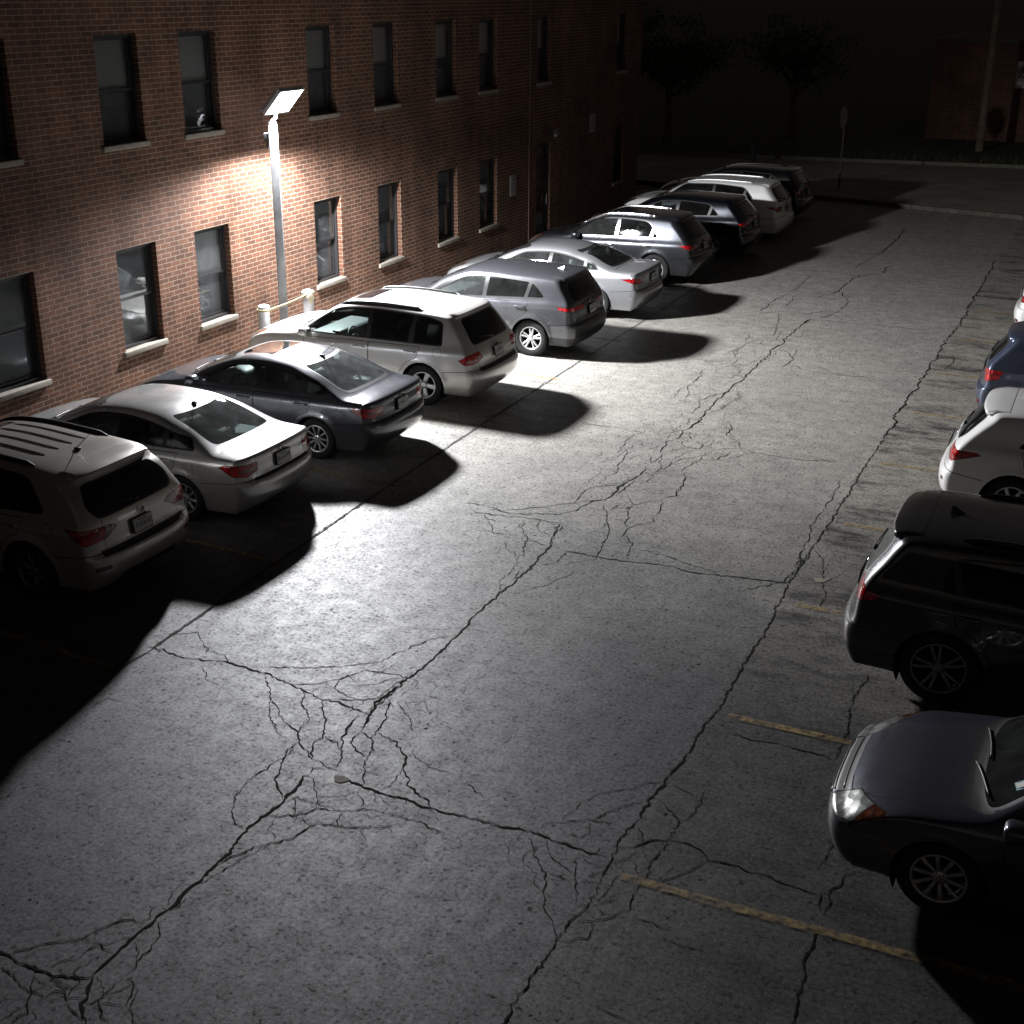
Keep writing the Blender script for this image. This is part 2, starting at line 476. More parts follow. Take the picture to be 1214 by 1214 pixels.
def rim_mesh(rr, style, w=.21, matl='alloy'):
    mb = MB(); h = w/2
    mb.lathe([(rr, h*.86), (rr-.012, h*.90), (rr-.022, h*.78), (rr-.026, -h*.7), (rr, -h*.8)], 48)
    mb.lathe([(.0001, h*.10), (rr*.62, h*.10), (rr*.62, h*.02), (rr-.027, h*.0)], 40, 1)      # brake disc and shadowed drum
    n, ww, wi, pair, curve = style
    for k in range(n):
        for q in ((-1, 1) if pair else (0,)):
            a = 2*math.pi*k/n + q*pair
            M4 = Matrix.Rotation(a, 4, 'Y')
            ra = [.035, rr*.35, rr*.7, rr-.014]
            wd = [wi*.9, wi, (wi+ww)/2, ww]
            yo = [h*.62, h*.74-curve*.4, h*.84-curve*.2, h*.80]
            vs = []; fs = []
            for r, d, yy in zip(ra, wd, yo):
                vs += [(r, yy-.005, -d/2), (r, yy, -d*.28), (r, yy, d*.28), (r, yy-.005, d/2), (r, yy-.035, d/2), (r, yy-.035, -d/2)]
            for i in range(3):
                for j in range(6): fs.append((i*6+j, i*6+(j+1) % 6, (i+1)*6+(j+1) % 6, (i+1)*6+j))
            mb.add(vs, fs, 0, False, M4)
    mb.lathe([(.062, h*.30), (.062, h*.66), (.05, h*.74), (.03, h*.77), (.0001, h*.77)], 24)
    for k in range(5):
        a = 2*math.pi*k/5+.3
        mb.cyl((.048*math.cos(a), h*.74, .048*math.sin(a)), (.048*math.cos(a), h*.765, .048*math.sin(a)), .007, n=6, mat=1)
    return mb.mesh('rim', [M[matl], M['well']])

def seat_mesh(wd=.48, cloth='cloth'):
    mb = MB()
    mb.box((-.26, -wd/2, 0), (.28, wd/2, .17), bev=.06)
    back = Matrix.Translation((-.24, 0, .12)) @ Matrix.Rotation(R_(-16), 4, 'Y')
    mb.box((-.07, -wd/2+.01, 0), (.09, wd/2-.01, .56), M=back, bev=.06)
    for yy in ((0,) if wd < .7 else (-.38, .38)):
        mb.box((-.045, yy-.12, .585), (.055, yy+.12, .76), M=back, bev=.045)
        for q in (-.05, .05): mb.cyl(tuple(back @ Vector((0, yy+q, .5))), tuple(back @ Vector((0, yy+q, .62))), .008, n=6)
    return mb.mesh('seat', M[cloth])

def wheelring_mesh():
    mb = MB()
    mb.tube([(0, .185*math.cos(t*math.pi/12), .185*math.sin(t*math.pi/12)) for t in range(24)], .015, 8, close=True)
    mb.box((-.02, -.06, -.05), (.02, .06, .05), bev=.015)
    for a in (0, math.pi, -math.pi/2):
        mb.cyl((0, .04*math.cos(a), .04*math.sin(a)), (0, .18*math.cos(a), .18*math.sin(a)), .014, n=6)
    mb.cyl((0, 0, 0), (.3, 0, 0), .03, n=8)
    return mb.mesh('steering_wheel', M['dash'])

SHARED = {}
def shared(key, fn):
    if key not in SHARED: SHARED[key] = fn()
    return SHARED[key]

# ------------------------------------------------------------------ profiles
def suv(L=4.68, W=1.88, H=1.72, wb=2.70, ro=1.04, R=.355, hood=1.06, glz=1.06, glx=.17, rfx=.50, belt=1.0, bs=-.03, tum=.76, xc=None, nose=.0, step=True, rdrop=.0, **k):
    xc = xc or L-1.16
    st = .05 if step else .02
    top = [(.14, .27, .115, 0), (.03, .40, .227, 0), (.0, .52, .26, 0), (.015, .64, .25, 0), (.015+st, .69, .21, 0), (.05+st, .76, .17, 0),
           (.07+st, .90, .15, 0), (glx, glz, .15, -.01), (glx+(rfx-glx)*.5, (glz+H)/2-.03, .16, -.02), (rfx-.06, H-.15-rdrop, .16, -.03), (rfx+.01, H-.075-rdrop, .12, -.06), (rfx+.14, H-.04-rdrop*.7, .05, -.085),
           (L*.30, H-.008-rdrop*.2, .01, -.10), (L*.41, H, 0, -.10), (L*.51, H-.025, -.01, -.10), (xc-.86, H-.085, -.05, -.095), (xc-.45, (H-.085+hood)/2+.045, -.13, -.075), (xc, hood, -.20, -.055),
           (xc+.13, hood-.02, -.05, -.075), (xc+.5, hood-.055, -.01, -.09), (L-.32, hood-.14, -.10, -.10), (L-.13, hood-.25, -.21, -.07), (L-.045, .68, -.28, -.01), (L, .52, -.32, 0), (L-.03, .38, -.286, 0), (L-.13, .27, -.182, 0)]
    prof = [(.15, .90), (.24, .945), (.36, .975), (.52, .99), (.70, 1.0), (belt-.10, .992), (belt-.03, .968), (belt+.005, .945), (belt+.05, .927), (belt+.3, (.927+tum)/2+.005), (H-.10, tum), (H, tum-.06)]
    plan = [(-.1, .95), (.2, .972), (.7, .995), (1.3, 1.0), (L*.72, 1.0), (L-.7, .985), (L-.25, .95), (L+.1, .91)]
    sp = dict(kind='suv', L=L, W=W, H=H, R=R, rr=R*.64, arch=R+.045, wheels=(ro, ro+wb), top=top, prof=prof, plan=plan, belt=(belt, bs), xc=xc, hood=hood, glz=glz, glx=glx, rfx=rfx, zsill=.26)
    bz = lambda x: belt+(x-L*.5)*bs
    fx = xc-.31
    dlo = k.pop('dlo', None) or [(rfx+.28, bz(.8)+.07), (fx-.1, bz(fx)+.045), (fx+.10, bz(fx)+.055), (xc-.86-.13, H-.175), (L*.42, H-.125), (rfx+.55, H-.165)]
    sp['dlo'] = dlo; sp['bz'] = bz
    sp['pillars'] = [(ro+.98, 1.2, -.10), (ro+.10, 1.2, -.28)]
    sp['dlor'] = [.08, .02, .03, .12, .3, .14]
    sp['rg'] = rpoly([(-.66, glz+.03), (.66, glz+.03), (.57, H-.19), (-.57, H-.19)], .09)
    sp['tail'] = [(-.22, .83), (.22, .86), (.30, .99), (-.02, 1.0), (-.22, .96)]
    sp['tail2'] = None
    sp['clad'] = None
    sp['front'] = 'suv'
    sp.update(k)
    return sp

def sedan(L=4.63, W=1.78, H=1.45, wb=2.65, ro=1.07, R=.325, trunk=1.03, xg=.74, belt=.92, bs=-.02, tum=.70, xc=None, hood=.97, **k):
    xc = xc or L-1.12
    top = [(.14, .26, .128, 0), (.03, .38, .244, 0), (.0, .50, .28, 0), (.015, .62, .26, 0), (.06, .675, .21, 0), (.085, .80, .17, 0), (.085, trunk-.07, .15, -.01), (.105, trunk-.012, .11, -.025), (.17, trunk+.003, .07, -.04),
           (.45, trunk+.018, .02, -.055), (xg, trunk+.03, .07, -.06), (xg+.22, trunk+.115, .13, -.065), (xg+.55, trunk+.26, .14, -.075), (xg+.82, H-.075, .10, -.085), (xg+1.08, H-.022, .03, -.09), (L*.475, H, 0, -.09), (xc-.92, H-.035, -.03, -.09),
           (xc-.72, H-.085, -.07, -.085), (xc-.35, (H+hood)/2-.02, -.14, -.06), (xc, hood+.02, -.20, -.045), (xc+.13, hood-.015, -.05, -.06), (xc+.5, hood-.07, -.01, -.07), (L-.30, hood-.17, -.11, -.085), (L-.12, hood-.27, -.21, -.06), (L-.04, .60, -.28, -.01), (L, .47, -.33, 0), (L-.03, .34, -.296, 0), (L-.13, .24, -.192, 0)]
    prof = [(.15, .90), (.22, .945), (.34, .972), (.50, .99), (.64, 1.0), (belt-.10, .99), (belt-.03, .965), (belt+.005, .94), (belt+.05, .915), (belt+.25, (.915+tum)/2+.01), (H-.08, tum), (H, tum-.06)]
    plan = [(-.1, .95), (.2, .965), (.7, .992), (1.3, 1.0), (L*.72, 1.0), (L-.7, .985), (L-.25, .95), (L+.1, .91)]
    bz = lambda x: belt+(x-L*.5)*bs
    fx = xc-.31
    sp = dict(kind='sedan', L=L, W=W, H=H, R=R, rr=R*.655, arch=R+.035, wheels=(ro, ro+wb), top=top, prof=prof, plan=plan, belt=(belt, bs), xc=xc, hood=hood, glz=trunk+.03, glx=xg, rfx=xg+1.0, zsill=.22, bz=bz)
    sp['dlo'] = [(xg+.30, bz(.9)+.055), (fx-.1, bz(fx)+.04), (fx+.10, bz(fx)+.045), (xc-.72-.17, H-.165), (L*.46, H-.115), (xg+1.0, H-.16), (xg+.42, bz(.9)+.16)]
    sp['dlor'] = [.05, .02, .03, .14, .4, .3, .05]
    sp['pillars'] = [(ro+1.10, 1.1, -.10), (ro+.27, 1.1, -.05)]
    sp['rg'] = rpoly([(-.60, trunk+.055), (.60, trunk+.055), (.52, H-.085), (-.52, H-.085)], .06)
    sp['tail'] = [(-.24, .74), (.06, .73), (.34, .86), (.20, .93), (-.24, .91)]
    sp['tail2'] = None; sp['clad'] = None; sp['front'] = 'sedan'
    sp.update(k)
    return sp

STYLES = {'ten': (10, .034, .028, 0, .01), 'five': (5, .085, .07, 0, .0), 'fivepair': (5, .03, .036, .19, .01), 'nine': (9, .04, .032, 0, .02), 'seven': (7, .045, .04, 0, .01), 'sixpair': (6, .026, .03, .16, 0)}

def car(name, label, group, sp, paintm, x_end, yc, toward, rz=0.0, parts_far=False, glassm=('gclear', 'gmid', 'gdark'), rim='ten', rimmat='alloy', trimm='trim', rails=None, sunroof=None, seatcloth='cloth', extra=None, spoiler=False, fin=None, rackbars=False, shelf='clothdark', plate=(0, .88)):
    """toward: world X direction of the car's nose; x_end: world X of the bumper that faces the lane"""
    L = sp['L']; hw = sp['W']/2; H = sp['H']; R = sp['R']; bz = sp['bz']
    facing_lane = sp.get('nose_out', False)
    sgn = toward
    # bumper facing the lane is the tail, unless parked nose out
    dx = (L/2 if not facing_lane else -L/2)*sgn
    root = empty(name, (x_end+dx, yc, 0), (0 if sgn > 0 else math.pi)+rz)
    tag(root, label, 'car', group)
    off = -L/2
    sh = Shell(sp)
    # ---- panels
    w0, w1 = sp['wheels']; Ra = sp['arch']
    if sp['clad']:
        zc = sp['clad']
        sh.cut([(-1, -1), (L+1, -1), (L+1, zc), (-1, zc)], 'all', 'lower_cladding')
    zs = .36 if sp['kind'] == 'suv' else .31
    (bx, bzr, bsl), (cx, czr, csl) = sp['pillars']
    xB = bx-.02; xF = w1-Ra-.10 if w1-Ra-.10 < sp['xc']-.25 else sp['xc']-.25
    xF = w1-Ra-.06
    # doors below the belt
    fd = rpoly([(xB, zs), (xF, zs), (xF-.01, bz(xF)-.02), (xB, bz(xB)-.005)], [.04, .06, .03, .01], 3)
    sh.ring(fd, 'side', 'door_front', ['body', 'lower_cladding'])
    arc = [(w0+(Ra+.07)*math.cos(a), R+(Ra+.07)*math.sin(a)) for a in np.linspace(math.asin(max(-.3, min(.9, (zs-R)/(Ra+.07)))), R_(76), 7)]
    rd = [(xB-.012, bz(xB)-.005), (xB-.012, zs)] + arc + [(w0+.05, bz(w0)-.01)]
    sh.ring(rd, 'side', 'door_rear', ['body', 'lower_cladding'])
    # side glass
    dlo = rpoly(sp['dlo'], sp['dlor'], 5)
    sh.cut(inset(dlo, -.018), 'side', 'window_trim', 0)
    g = [clipx(dlo, (bx+.035, bzr, bsl), 1)]
    if len(sp['pillars']) > 1:
        g.append(clipx(clipx(dlo, (bx-.035, bzr, bsl), -1), (cx+.03, czr, csl), 1)); g.append(clipx(dlo, (cx-.03, czr, csl), -1))
    wn = ['side_window_a', 'side_window_b', 'side_window_c']
    for q, n in zip(g, wn):
        if len(q) > 2: sh.cut(inset(q, .006), 'side', n, 0, ['window_trim'])
    # end glass
    rg = sp['rg']
    sh.cut([q for q in inset(rg, -.02)], 'rear', 'rear_frit', 0)
    sh.cut(rg, 'rear', 'rear_window', 0, ['rear_frit'])
    wl = sp['hood']+.035; wt = H-.10 if sp['kind'] == 'suv' else H-.08
    fg = rpoly([(-hw*.80, wl), (hw*.80, wl), (hw*.64, wt), (-hw*.64, wt)], .06)
    sh.cut(inset(fg, -.03), 'front', 'wind_frit', 0)
    sh.cut(fg, 'front', 'windshield', 0, ['wind_frit'])
    # cowl, hood and bumper gaps
    if not parts_far:
        sh.cut([(sp['xc']-.02, -.2), (sp['xc']+.10, -.2), (sp['xc']+.10, hw*.70), (sp['xc']-.10, hw*.84), (sp['xc']-.16, hw*.84)], 'top', 'cowl', 0, ['body', 'wind_frit'])
        hl = [(sp['xc']+.06, hw*.80), (L-.75, hw*.77), (L-.40, hw*.69), (L-.20, hw*.50), (L-.14, 0)]
        sh.line(hl, 'top', .005, only=['body'])
        zbp = .695
        if sp['kind'] == 'suv':
            sh.line([(-hw-.1, zbp), (.12, zbp), (w0-Ra+.02, zbp-.06)], 'dr', .005, only=['body'])
            sh.line([(-.16, zbp), (-.15, .93), (-.13, 1.05)], 'dr', .005, only=['body'])
            sh.line([(-.9, -.1), (0, 0)], 'top', .002, only=['none'])
        else:
            sh.line([(-hw-.1, .665), (.12, .665), (w0-Ra+.02, .60)], 'dr', .004, only=['body'])
            sh.line([(-.24, .665), (-.24, 1.0)], 'dr', .004, only=['body'])
            sh.line([(.12, hw*.72), (sp['glx']-.02, hw*.78)], 'top', .004, only=['body'])
            sh.line([(sp['glx']-.02, -.1), (sp['glx']-.02, hw*.78)], 'top', .006, only=['body'])
    # lamps
    tl = sp['tail']
    sh.cut(inset(tl, -.006), 'dr', 'body', 1, ['body', 'door_rear'])
    sh.cut(tl, 'dr', 'tail_light', 0, ['body', 'door_rear'])
    if sp['tail2']: sh.cut(sp['tail2'], 'dr', 'tail_light', 1, ['tail_light'])
    if sp.get('tail3'): sh.cut(sp['tail3'], 'dr', 'tail_light', 2, ['tail_light'])
    if sp.get('reflector'): sh.cut(sp['reflector'], 'dr', 'reflector', 0, ['body', 'lower_cladding'])
    hl = sp.get('head') or ([(-.40, .62), (.10, .70), (.42, .86), (.30, .885), (-.20, .80)] if sp['kind'] == 'sedan' else [(-.36, .68), (.08, .72), (.42, .93), (.25, .95), (-.2, .86)])
    sh.cut(inset(hl, -.006), 'df', 'body', 1, ['body'])
    sh.cut(hl, 'df', 'headlight', 0, ['body'])
    s1 = .20
    sh.cut([(s1, 0), (s1+.6, 0), (s1+.6, 2), (s1+.05, 2)], 'df', 'headlight', 1, ['headlight'])
    gr = sp.get('grille') or [(-.5, .52), (.5, .52), (.56, .66), (-.56, .66)]
    sh.cut(gr, 'front', 'grille', 0, ['body'])
    sh.cut([(-.62, .27), (.62, .27), (.55, .42), (-.55, .42)], 'front', 'grille', 0, ['body'])
    if sp.get('step_band'): sh.cut(sp['step_band'], 'rear', 'bumper_pad', 0, ['body'])
    if sp.get('low_band'): sh.cut(sp['low_band'], 'rear', 'bumper_pad', 0, ['body', 'lower_cladding'])
    if sunroof:
        x0, x1, yw = sunroof
        sh.cut(rpoly([(x0, -yw), (x1, -yw), (x1+.02, yw), (x0, yw)], [0, 0, .05, .05], 3), 'top', 'sunroof', 0, ['body'])
    if sp.get('fuel'):
        fx_, fz_ = sp['fuel']
        ro_ = [(fx_+.085*math.cos(a), fz_+.085*math.sin(a)) for a in np.linspace(0, 2*math.pi, 14)[:-1]]
        sh.cut(ro_, 'side', 'body', 1, ['body']); sh.cut(inset(ro_, .006), 'side', 'body', 0, ['body'])
    # wheel openings
    for cxw in (w0, w1):
        sh.cut([(cxw+Ra*math.cos(a), R+Ra*math.sin(a)) for a in np.linspace(0, 2*math.pi, 29)[:-1]], 'side', 'void', 0, also=lambda c: c.z < .95 and c.y > hw*.6)
        sh.cut([(cxw+Ra*.97*math.cos(a), R+Ra*.97*math.sin(a)) for a in np.linspace(0, 2*math.pi, 29)[:-1]], 'all', 'void', 0, also=lambda c: c.z < .5 and c.y > hw*.5)
    V, Nn, seam, parts = sh.export()
    V = V+np.array([off, 0, 0])
    gF, gR, gB = (M[q] for q in glassm)
    MT = {'body': [paintm, M['gap']], 'door_front': [paintm], 'door_rear': [paintm], 'window_trim': [M[trimm]], 'side_window_a': [gF], 'side_window_b': [gR], 'side_window_c': [gR],
          'rear_frit': [M['trim']], 'wind_frit': [M['trim']], 'rear_window': [gB], 'windshield': [M['gclear']], 'cowl': [M['trim']], 'tail_light': [M['red'], M['clearlens'], M['reddark']],
          'headlight': [M['headlens'], M['amber']], 'grille': [M['trim']], 'bumper_pad': [M['trim']], 'sunroof': [M['sunroof']], 'lower_cladding': [M['clad']], 'reflector': [M['reddark']]}
    NICE = {'door_front': 'door', 'door_rear': 'door', 'side_window_a': 'side_window', 'side_window_b': 'side_window', 'side_window_c': 'side_window', 'rear_frit': 'rear_window_seal', 'wind_frit': 'windshield_seal'}
    pairs = {'door_front', 'door_rear', 'side_window_a', 'side_window_b', 'side_window_c', 'tail_light', 'headlight', 'window_trim', 'reflector'}
    for pn, fl in parts.items():
        if pn == 'void': continue
        nm = NICE.get(pn, pn)
        for md in ((1, -1) if pn in pairs else ('both',)):
            o = link(nm, part_mesh(nm, V, Nn, seam, fl, MT[pn], md), root)
            if pn in ('door_front', 'door_rear'):
                hx = (xB+.17) if pn == 'door_front' else (w0+.05+.17)
                hz = bz(hx)-.10
                mb = MB(); yy = sh.y(hx, hz)
                mb.box((hx-.11+off, yy+.016, hz-.014), (hx+.11+off, yy+.036, hz+.014), bev=.009)
                for q in (-.095, .095): mb.box((hx+q-.014+off, yy-.006, hz-.012), (hx+q+.014+off, yy+.02, hz+.012))
                if md == -1: mb.v = [(a, -b, c) for a, b, c in mb.v]
                mb.build('handle', sp.get('handle_mat') or paintm, o)
    # wheel wells and wheels
    for cxw in (w0, w1):
        for sd in (1, -1):
            mb = MB()
            arcp = [(cxw+off+(Ra-.002)*math.cos(a), R+(Ra-.002)*math.sin(a)) for a in np.linspace(R_(-28), R_(208), 21)]
            vs = []
            for yy in (sh.y(cxw, R+Ra+.03)-.012, hw-.40):
                vs += [(x, yy*sd, z) for x, z in arcp]
            n = len(arcp)
            mb.add(vs, [(i, i+1, n+i+1, n+i) for i in range(n-1)], 0, True)
            mb.add(vs[n:], [tuple(range(n))], 0)
            mb.build('wheel_liner', M['well'], root)
    tk = ('tyre', R); rk = ('rim', R, rim, rimmat)
    tme = shared(tk, lambda: tyre_mesh(R, sp['rr'])); rme = shared(rk, lambda: rim_mesh(sp['rr'], STYLES[rim], matl=rimmat))
    for cxw in (w0, w1):
        for sd in (1, -1):
            we = empty('wheel', (cxw+off, sd*(hw-.135), R), 0 if sd > 0 else math.pi)
            we.parent = root
            link('tyre', tme, we)
            r_ = link('rim', rme, we); r_.rotation_euler = (0, rng.uniform(0, 6), 0)
    # cabin
    zf = .42 if sp['kind'] == 'suv' else .32
    fxs = bx-.05; sm = shared(('seat', seatcloth), lambda: seat_mesh(.50, seatcloth)); bmh = shared(('bench', seatcloth), lambda: seat_mesh(1.22, seatcloth))
    for sd in (1, -1):
        o = link('seat', sm, root); o.location = (fxs+.10+off, sd*.36, zf)
    o = link('rear_bench', bmh, root); o.location = (max(fxs-.82, sp['glx']+1.02 if sp['kind'] == 'sedan' else 0)+off, 0, zf-.05)
    o = link('steering_wheel', shared('sw', wheelring_mesh), root); o.location = (fxs+.62+off, .36, zf+.47); o.rotation_euler = (0, R_(22), 0)
    mb = MB()
    dz = sp['hood']-.09
    mb.box((fxs+.84+off, -hw*.80, dz-.30), (sp['xc']-.14+off, hw*.80, dz), bev=.08)
    mb.box((fxs+.80+off, .18, dz-.06), (fxs+.98+off, .54, dz+.04), bev=.03)
    mb.build('dashboard', M['dash'], root)
    if sp['kind'] == 'sedan':
        mb = MB(); mb.box((sp['glx']-.02+off, -hw*.70, sp['glz']-.13), (sp['glx']+.62+off, hw*.70, sp['glz']-.10))
        mb.box((sp['glx']+.22+off, -.16, sp['glz']-.10), (sp['glx']+.28+off, .16, sp['glz']-.06), bev=.012)
        mb.build('parcel_shelf', M[shelf], root)
    # mirrors
    mx = sp['xc']-.33; mz = bz(mx)+.085
    for sd in (1, -1):
        mb = MB(); yy = sh.y(mx, bz(mx)-.02)
        mb.box((mx-.09+off, yy+.03, mz-.07), (mx+.09+off, yy+.22, mz+.08), bev=.055)
        mb.box((mx-.04+off, yy-.06, mz-.055), (mx+.04+off, yy+.06, mz-.025), bev=.012, mat=1)
        mb.add([(mx-.0905+off, yy+.055, mz-.045), (mx-.0905+off, yy+.195, mz-.045), (mx-.0905+off, yy+.195, mz+.055), (mx-.0905+off, yy+.055, mz+.055)], [(0, 1, 2, 3)], 2)
        if sd < 0: mb.v = [(a, -b, c) for a, b, c in mb.v]; mb.f = [f[::-1] for f in mb.f]
        mb.build('mirror', [paintm, M['trim'], M['chrome']], root)
    # tail fittings
    py, pz = plate
    if not facing_lane and not parts_far:
        xa, xb_ = sh.xr(py, pz-.07), sh.xr(py, pz+.07)
        tilt = math.atan2(xb_-xa, .14); xm = max(min(xa, xb_), (xa+xb_)/2-.02)
        T = Matrix.Translation((xm-.012+off, py, pz)) @ Matrix.Rotation(tilt, 4, 'Y')
        mb = MB()
        mb.box((-.014, -.165, -.087), (-.002, .165, .087), 0, T)
        mb.box((-.018, -.150, -.073), (-.0145, .150, .073), 1, T)
        r2 = random.Random(label)
        for i in range(6):
            u = -.115+i*.046
            mb.box((-.0205, u-.013, -.032), (-.0185, u-.004, .03), 2, T)
            mb.box((-.0205, u+.003, -.032+r2.choice((0, .03))), (-.0185, u+.013, .03-r2.choice((0, .03))), 2, T)
            mb.box((-.0205, u-.004, r2.choice((-.005, -.03, .02))), (-.0185, u+.003, r2.choice((.005, .012, .028))), 2, T)
        mb.box((-.0205, -.07, .045), (-.0185, .07, .056), 2, T)
        mb.build('licence_plate', [M['trim'], M['plate'], M['platemark']], root)
        ez = sp.get('emblem', pz+.17); ex = sh.xr(0, ez)+off
        tl_ = math.atan2(sh.xr(0, ez+.04)-sh.xr(0, ez-.04), .08)
        T = Matrix.Translation((ex-.006, 0, ez)) @ Matrix.Rotation(tl_, 4, 'Y')
        mb = MB()
        mb.tube([T @ Vector((0, .055*math.cos(a), .042*math.sin(a))) for a in np.linspace(0, 2*math.pi, 21)[:-1]], .006, 6, close=True)
        mb.tube([T @ Vector((0, -.035, .012)), T @ Vector((0, 0, -.03)), T @ Vector((0, .035, .012))], .005, 6)
        mb.build('emblem', M['chrome'], root)
        mb = MB()                                               # exhaust tip
        ye = hw*.55
        mb.cyl((.20+off, -ye, .25), (.44+off, -ye, .26), .035, n=14, cap=False)
        mb.build('exhaust_tip', M['chrome'], root)
    if sp['kind'] == 'suv':
        zw_ = sp['glz']+.05; xw = sh.xr(0, zw_)+off
        mb = MB(); mb.box((xw-.022, -.03, zw_-.025), (xw+.02, .03, zw_+.025), bev=.01)
        xe = sh.xr(.42, zw_+.06)+off
        mb.tube([(xw-.018, 0, zw_+.005), (sh.xr(.2, zw_+.03)+off-.014, .2, zw_+.03), (xe-.010, .42, zw_+.06)], .007, 6)
        mb.build('rear_wiper', M['trim'], root)
    # windscreen wipers
    if facing_lane or not parts_far:
        mb = MB()
        for y0 in (.05, -.52):
            pts = []
            for i in range(7):
                t = i/6; yy = y0+.56*t; zz = wl-.03+.05*math.sin(t*1.5); xx = sh.xf(yy, zz+.0)
                pts.append((xx+.014+off, yy, zz+.012))
            mb.tube(pts, .009, 6)
        mb.build('wiper', M['trim'], root)
    if spoiler:
        mb = MB(); ys = np.linspace(-1, 1, 17)*hw*.68; x0 = sp['rfx']
        rows = []
        for y_ in ys:
            u = abs(y_)/(hw*.68)
            xe = x0-spoiler+.07*u**3
            zt = sh.z(x0+.16, y_)+.006; z2 = sh.z(x0+.05, y_)
            rows.append([(x0+.22+off, y_, sh.z(x0+.22, y_)+.003), (x0+.06+off, y_, zt-.004), (xe+.03+off, y_, zt-.030), (xe+off, y_, zt-.045), (xe+.015+off, y_, zt-.062), (x0+off+.02, y_, zt-.085)])
        k = 6; vs = [p for r_ in rows for p in r_]
        fs = [(i*k+j, (i+1)*k+j, (i+1)*k+j+1, i*k+j+1) for i in range(len(ys)-1) for j in range(k-1)]
        fs += [tuple(range(k)), tuple((len(ys)-1)*k+j for j in range(k))[::-1]]
        mb.add(vs, fs, 0, True); mb.build('spoiler', sp.get('spoiler_mat') or paintm, root)
    if rails:
        x0, x1, yr, rm = rails
        for sd in (1, -1):
            mb = MB(); vs = []; k = 17
            for i in range(k):
                t = i/(k-1); x = x0+(x1-x0)*t
                e = min(1, (min(t, 1-t)+.004)/.07)**.7
                z = sh.z(x, yr)-.006; w_ = .010+.014*e; h_ = .012+.042*e
                for dy, dz_ in ((-w_, 0), (-w_*.8, h_*.85), (-w_*.3, h_), (w_*.3, h_), (w_*.8, h_*.85), (w_, 0)): vs.append((x+off, sd*(yr+dy), z+dz_))
            mb.add(vs, [(i*6+j, i*6+(j+1) % 6, (i+1)*6+(j+1) % 6, (i+1)*6+j) for i in range(k-1) for j in range(6)]+[tuple(range(6)), tuple((k-1)*6+j for j in range(6))[::-1]], 0, True)
            mb.build('roof_rail', M[rm], root)
    if rackbars:
        for yy in (-.33, -.11, .11, .33):
            mb = MB()
            x0, x1 = rackbars
            pts = [(x0+(x1-x0)*i/8+off, yy, sh.z(x0+(x1-x0)*i/8, yy)+.004) for i in range(9)]
            mb.tube(pts, [.004]+[.011]*7+[.004], 6); mb.build('roof_rib', paintm, root)
    if fin:
        fx_, kind_ = fin
        mb = MB(); z = sh.z(fx_, 0)
        if kind_ == 'fin':
            vs = [(fx_+.09+off, 0, z), (fx_-.06+off, -.03, z), (fx_-.06+off, .03, z), (fx_-.06+off, 0, z+.065), (fx_-.03+off, 0, z+.068)]
            mb.add(vs, [(0, 2, 3, 4), (0, 4, 3, 1), (1, 3, 2)], 0, False); mb.build('antenna', sp.get('fin_mat') or paintm, root)
        else:
            mb.box((fx_-.05+off, -.025, z-.004), (fx_+.03+off, .025, z+.025), bev=.012)
            mb.tube([(fx_+off, 0, z+.02), (fx_-.22+off, 0, z+.22)], [.006, .003], 6); mb.build('antenna', M['trim'], root)
    if extra: extra(sh, root, off)
    sh.bm.free()
    return root
LAMP = 3550.0
AMB = .115
# ------------------------------------------------------------------ cars parked along the wall (nose to the wall) and opposite
P = {}
P['warm_silver'] = paint('paint_warm_silver', (.46, .44, .41), .5, .36)
P['silver'] = paint('paint_silver', (.50, .50, .50), .55, .34)
P['charcoal'] = paint('paint_charcoal', (.085, .09, .105), .6, .34)
P['pearl'] = paint('paint_pale_silver', (.54, .53, .505), .4, .36)
P['slate'] = paint('paint_slate', (.082, .085, .095), .6, .34)
P['cool_silver'] = paint('paint_cool_silver', (.32, .325, .34), .55, .34)
P['steel'] = paint('paint_steel', (.045, .048, .056), .7, .34)
P['navy'] = paint('paint_navy', (.006, .0075, .014), .5, .32)
P['white'] = paint('paint_white', (.78, .78, .77), .0, .35)
P['black'] = paint('paint_black', (.008, .008, .009), .3, .28)
P['graphite'] = paint('paint_graphite', (.022, .022, .026), .5, .32)
P['gunmetal'] = paint('paint_gunmetal', (.075, .078, .105), .6, .33)
P['blue'] = paint('paint_blue_grey', (.075, .092, .14), .55, .33)
LG = 'cars parked nose-in along the brick wall'
RG = 'cars parked along the right side of the lot'

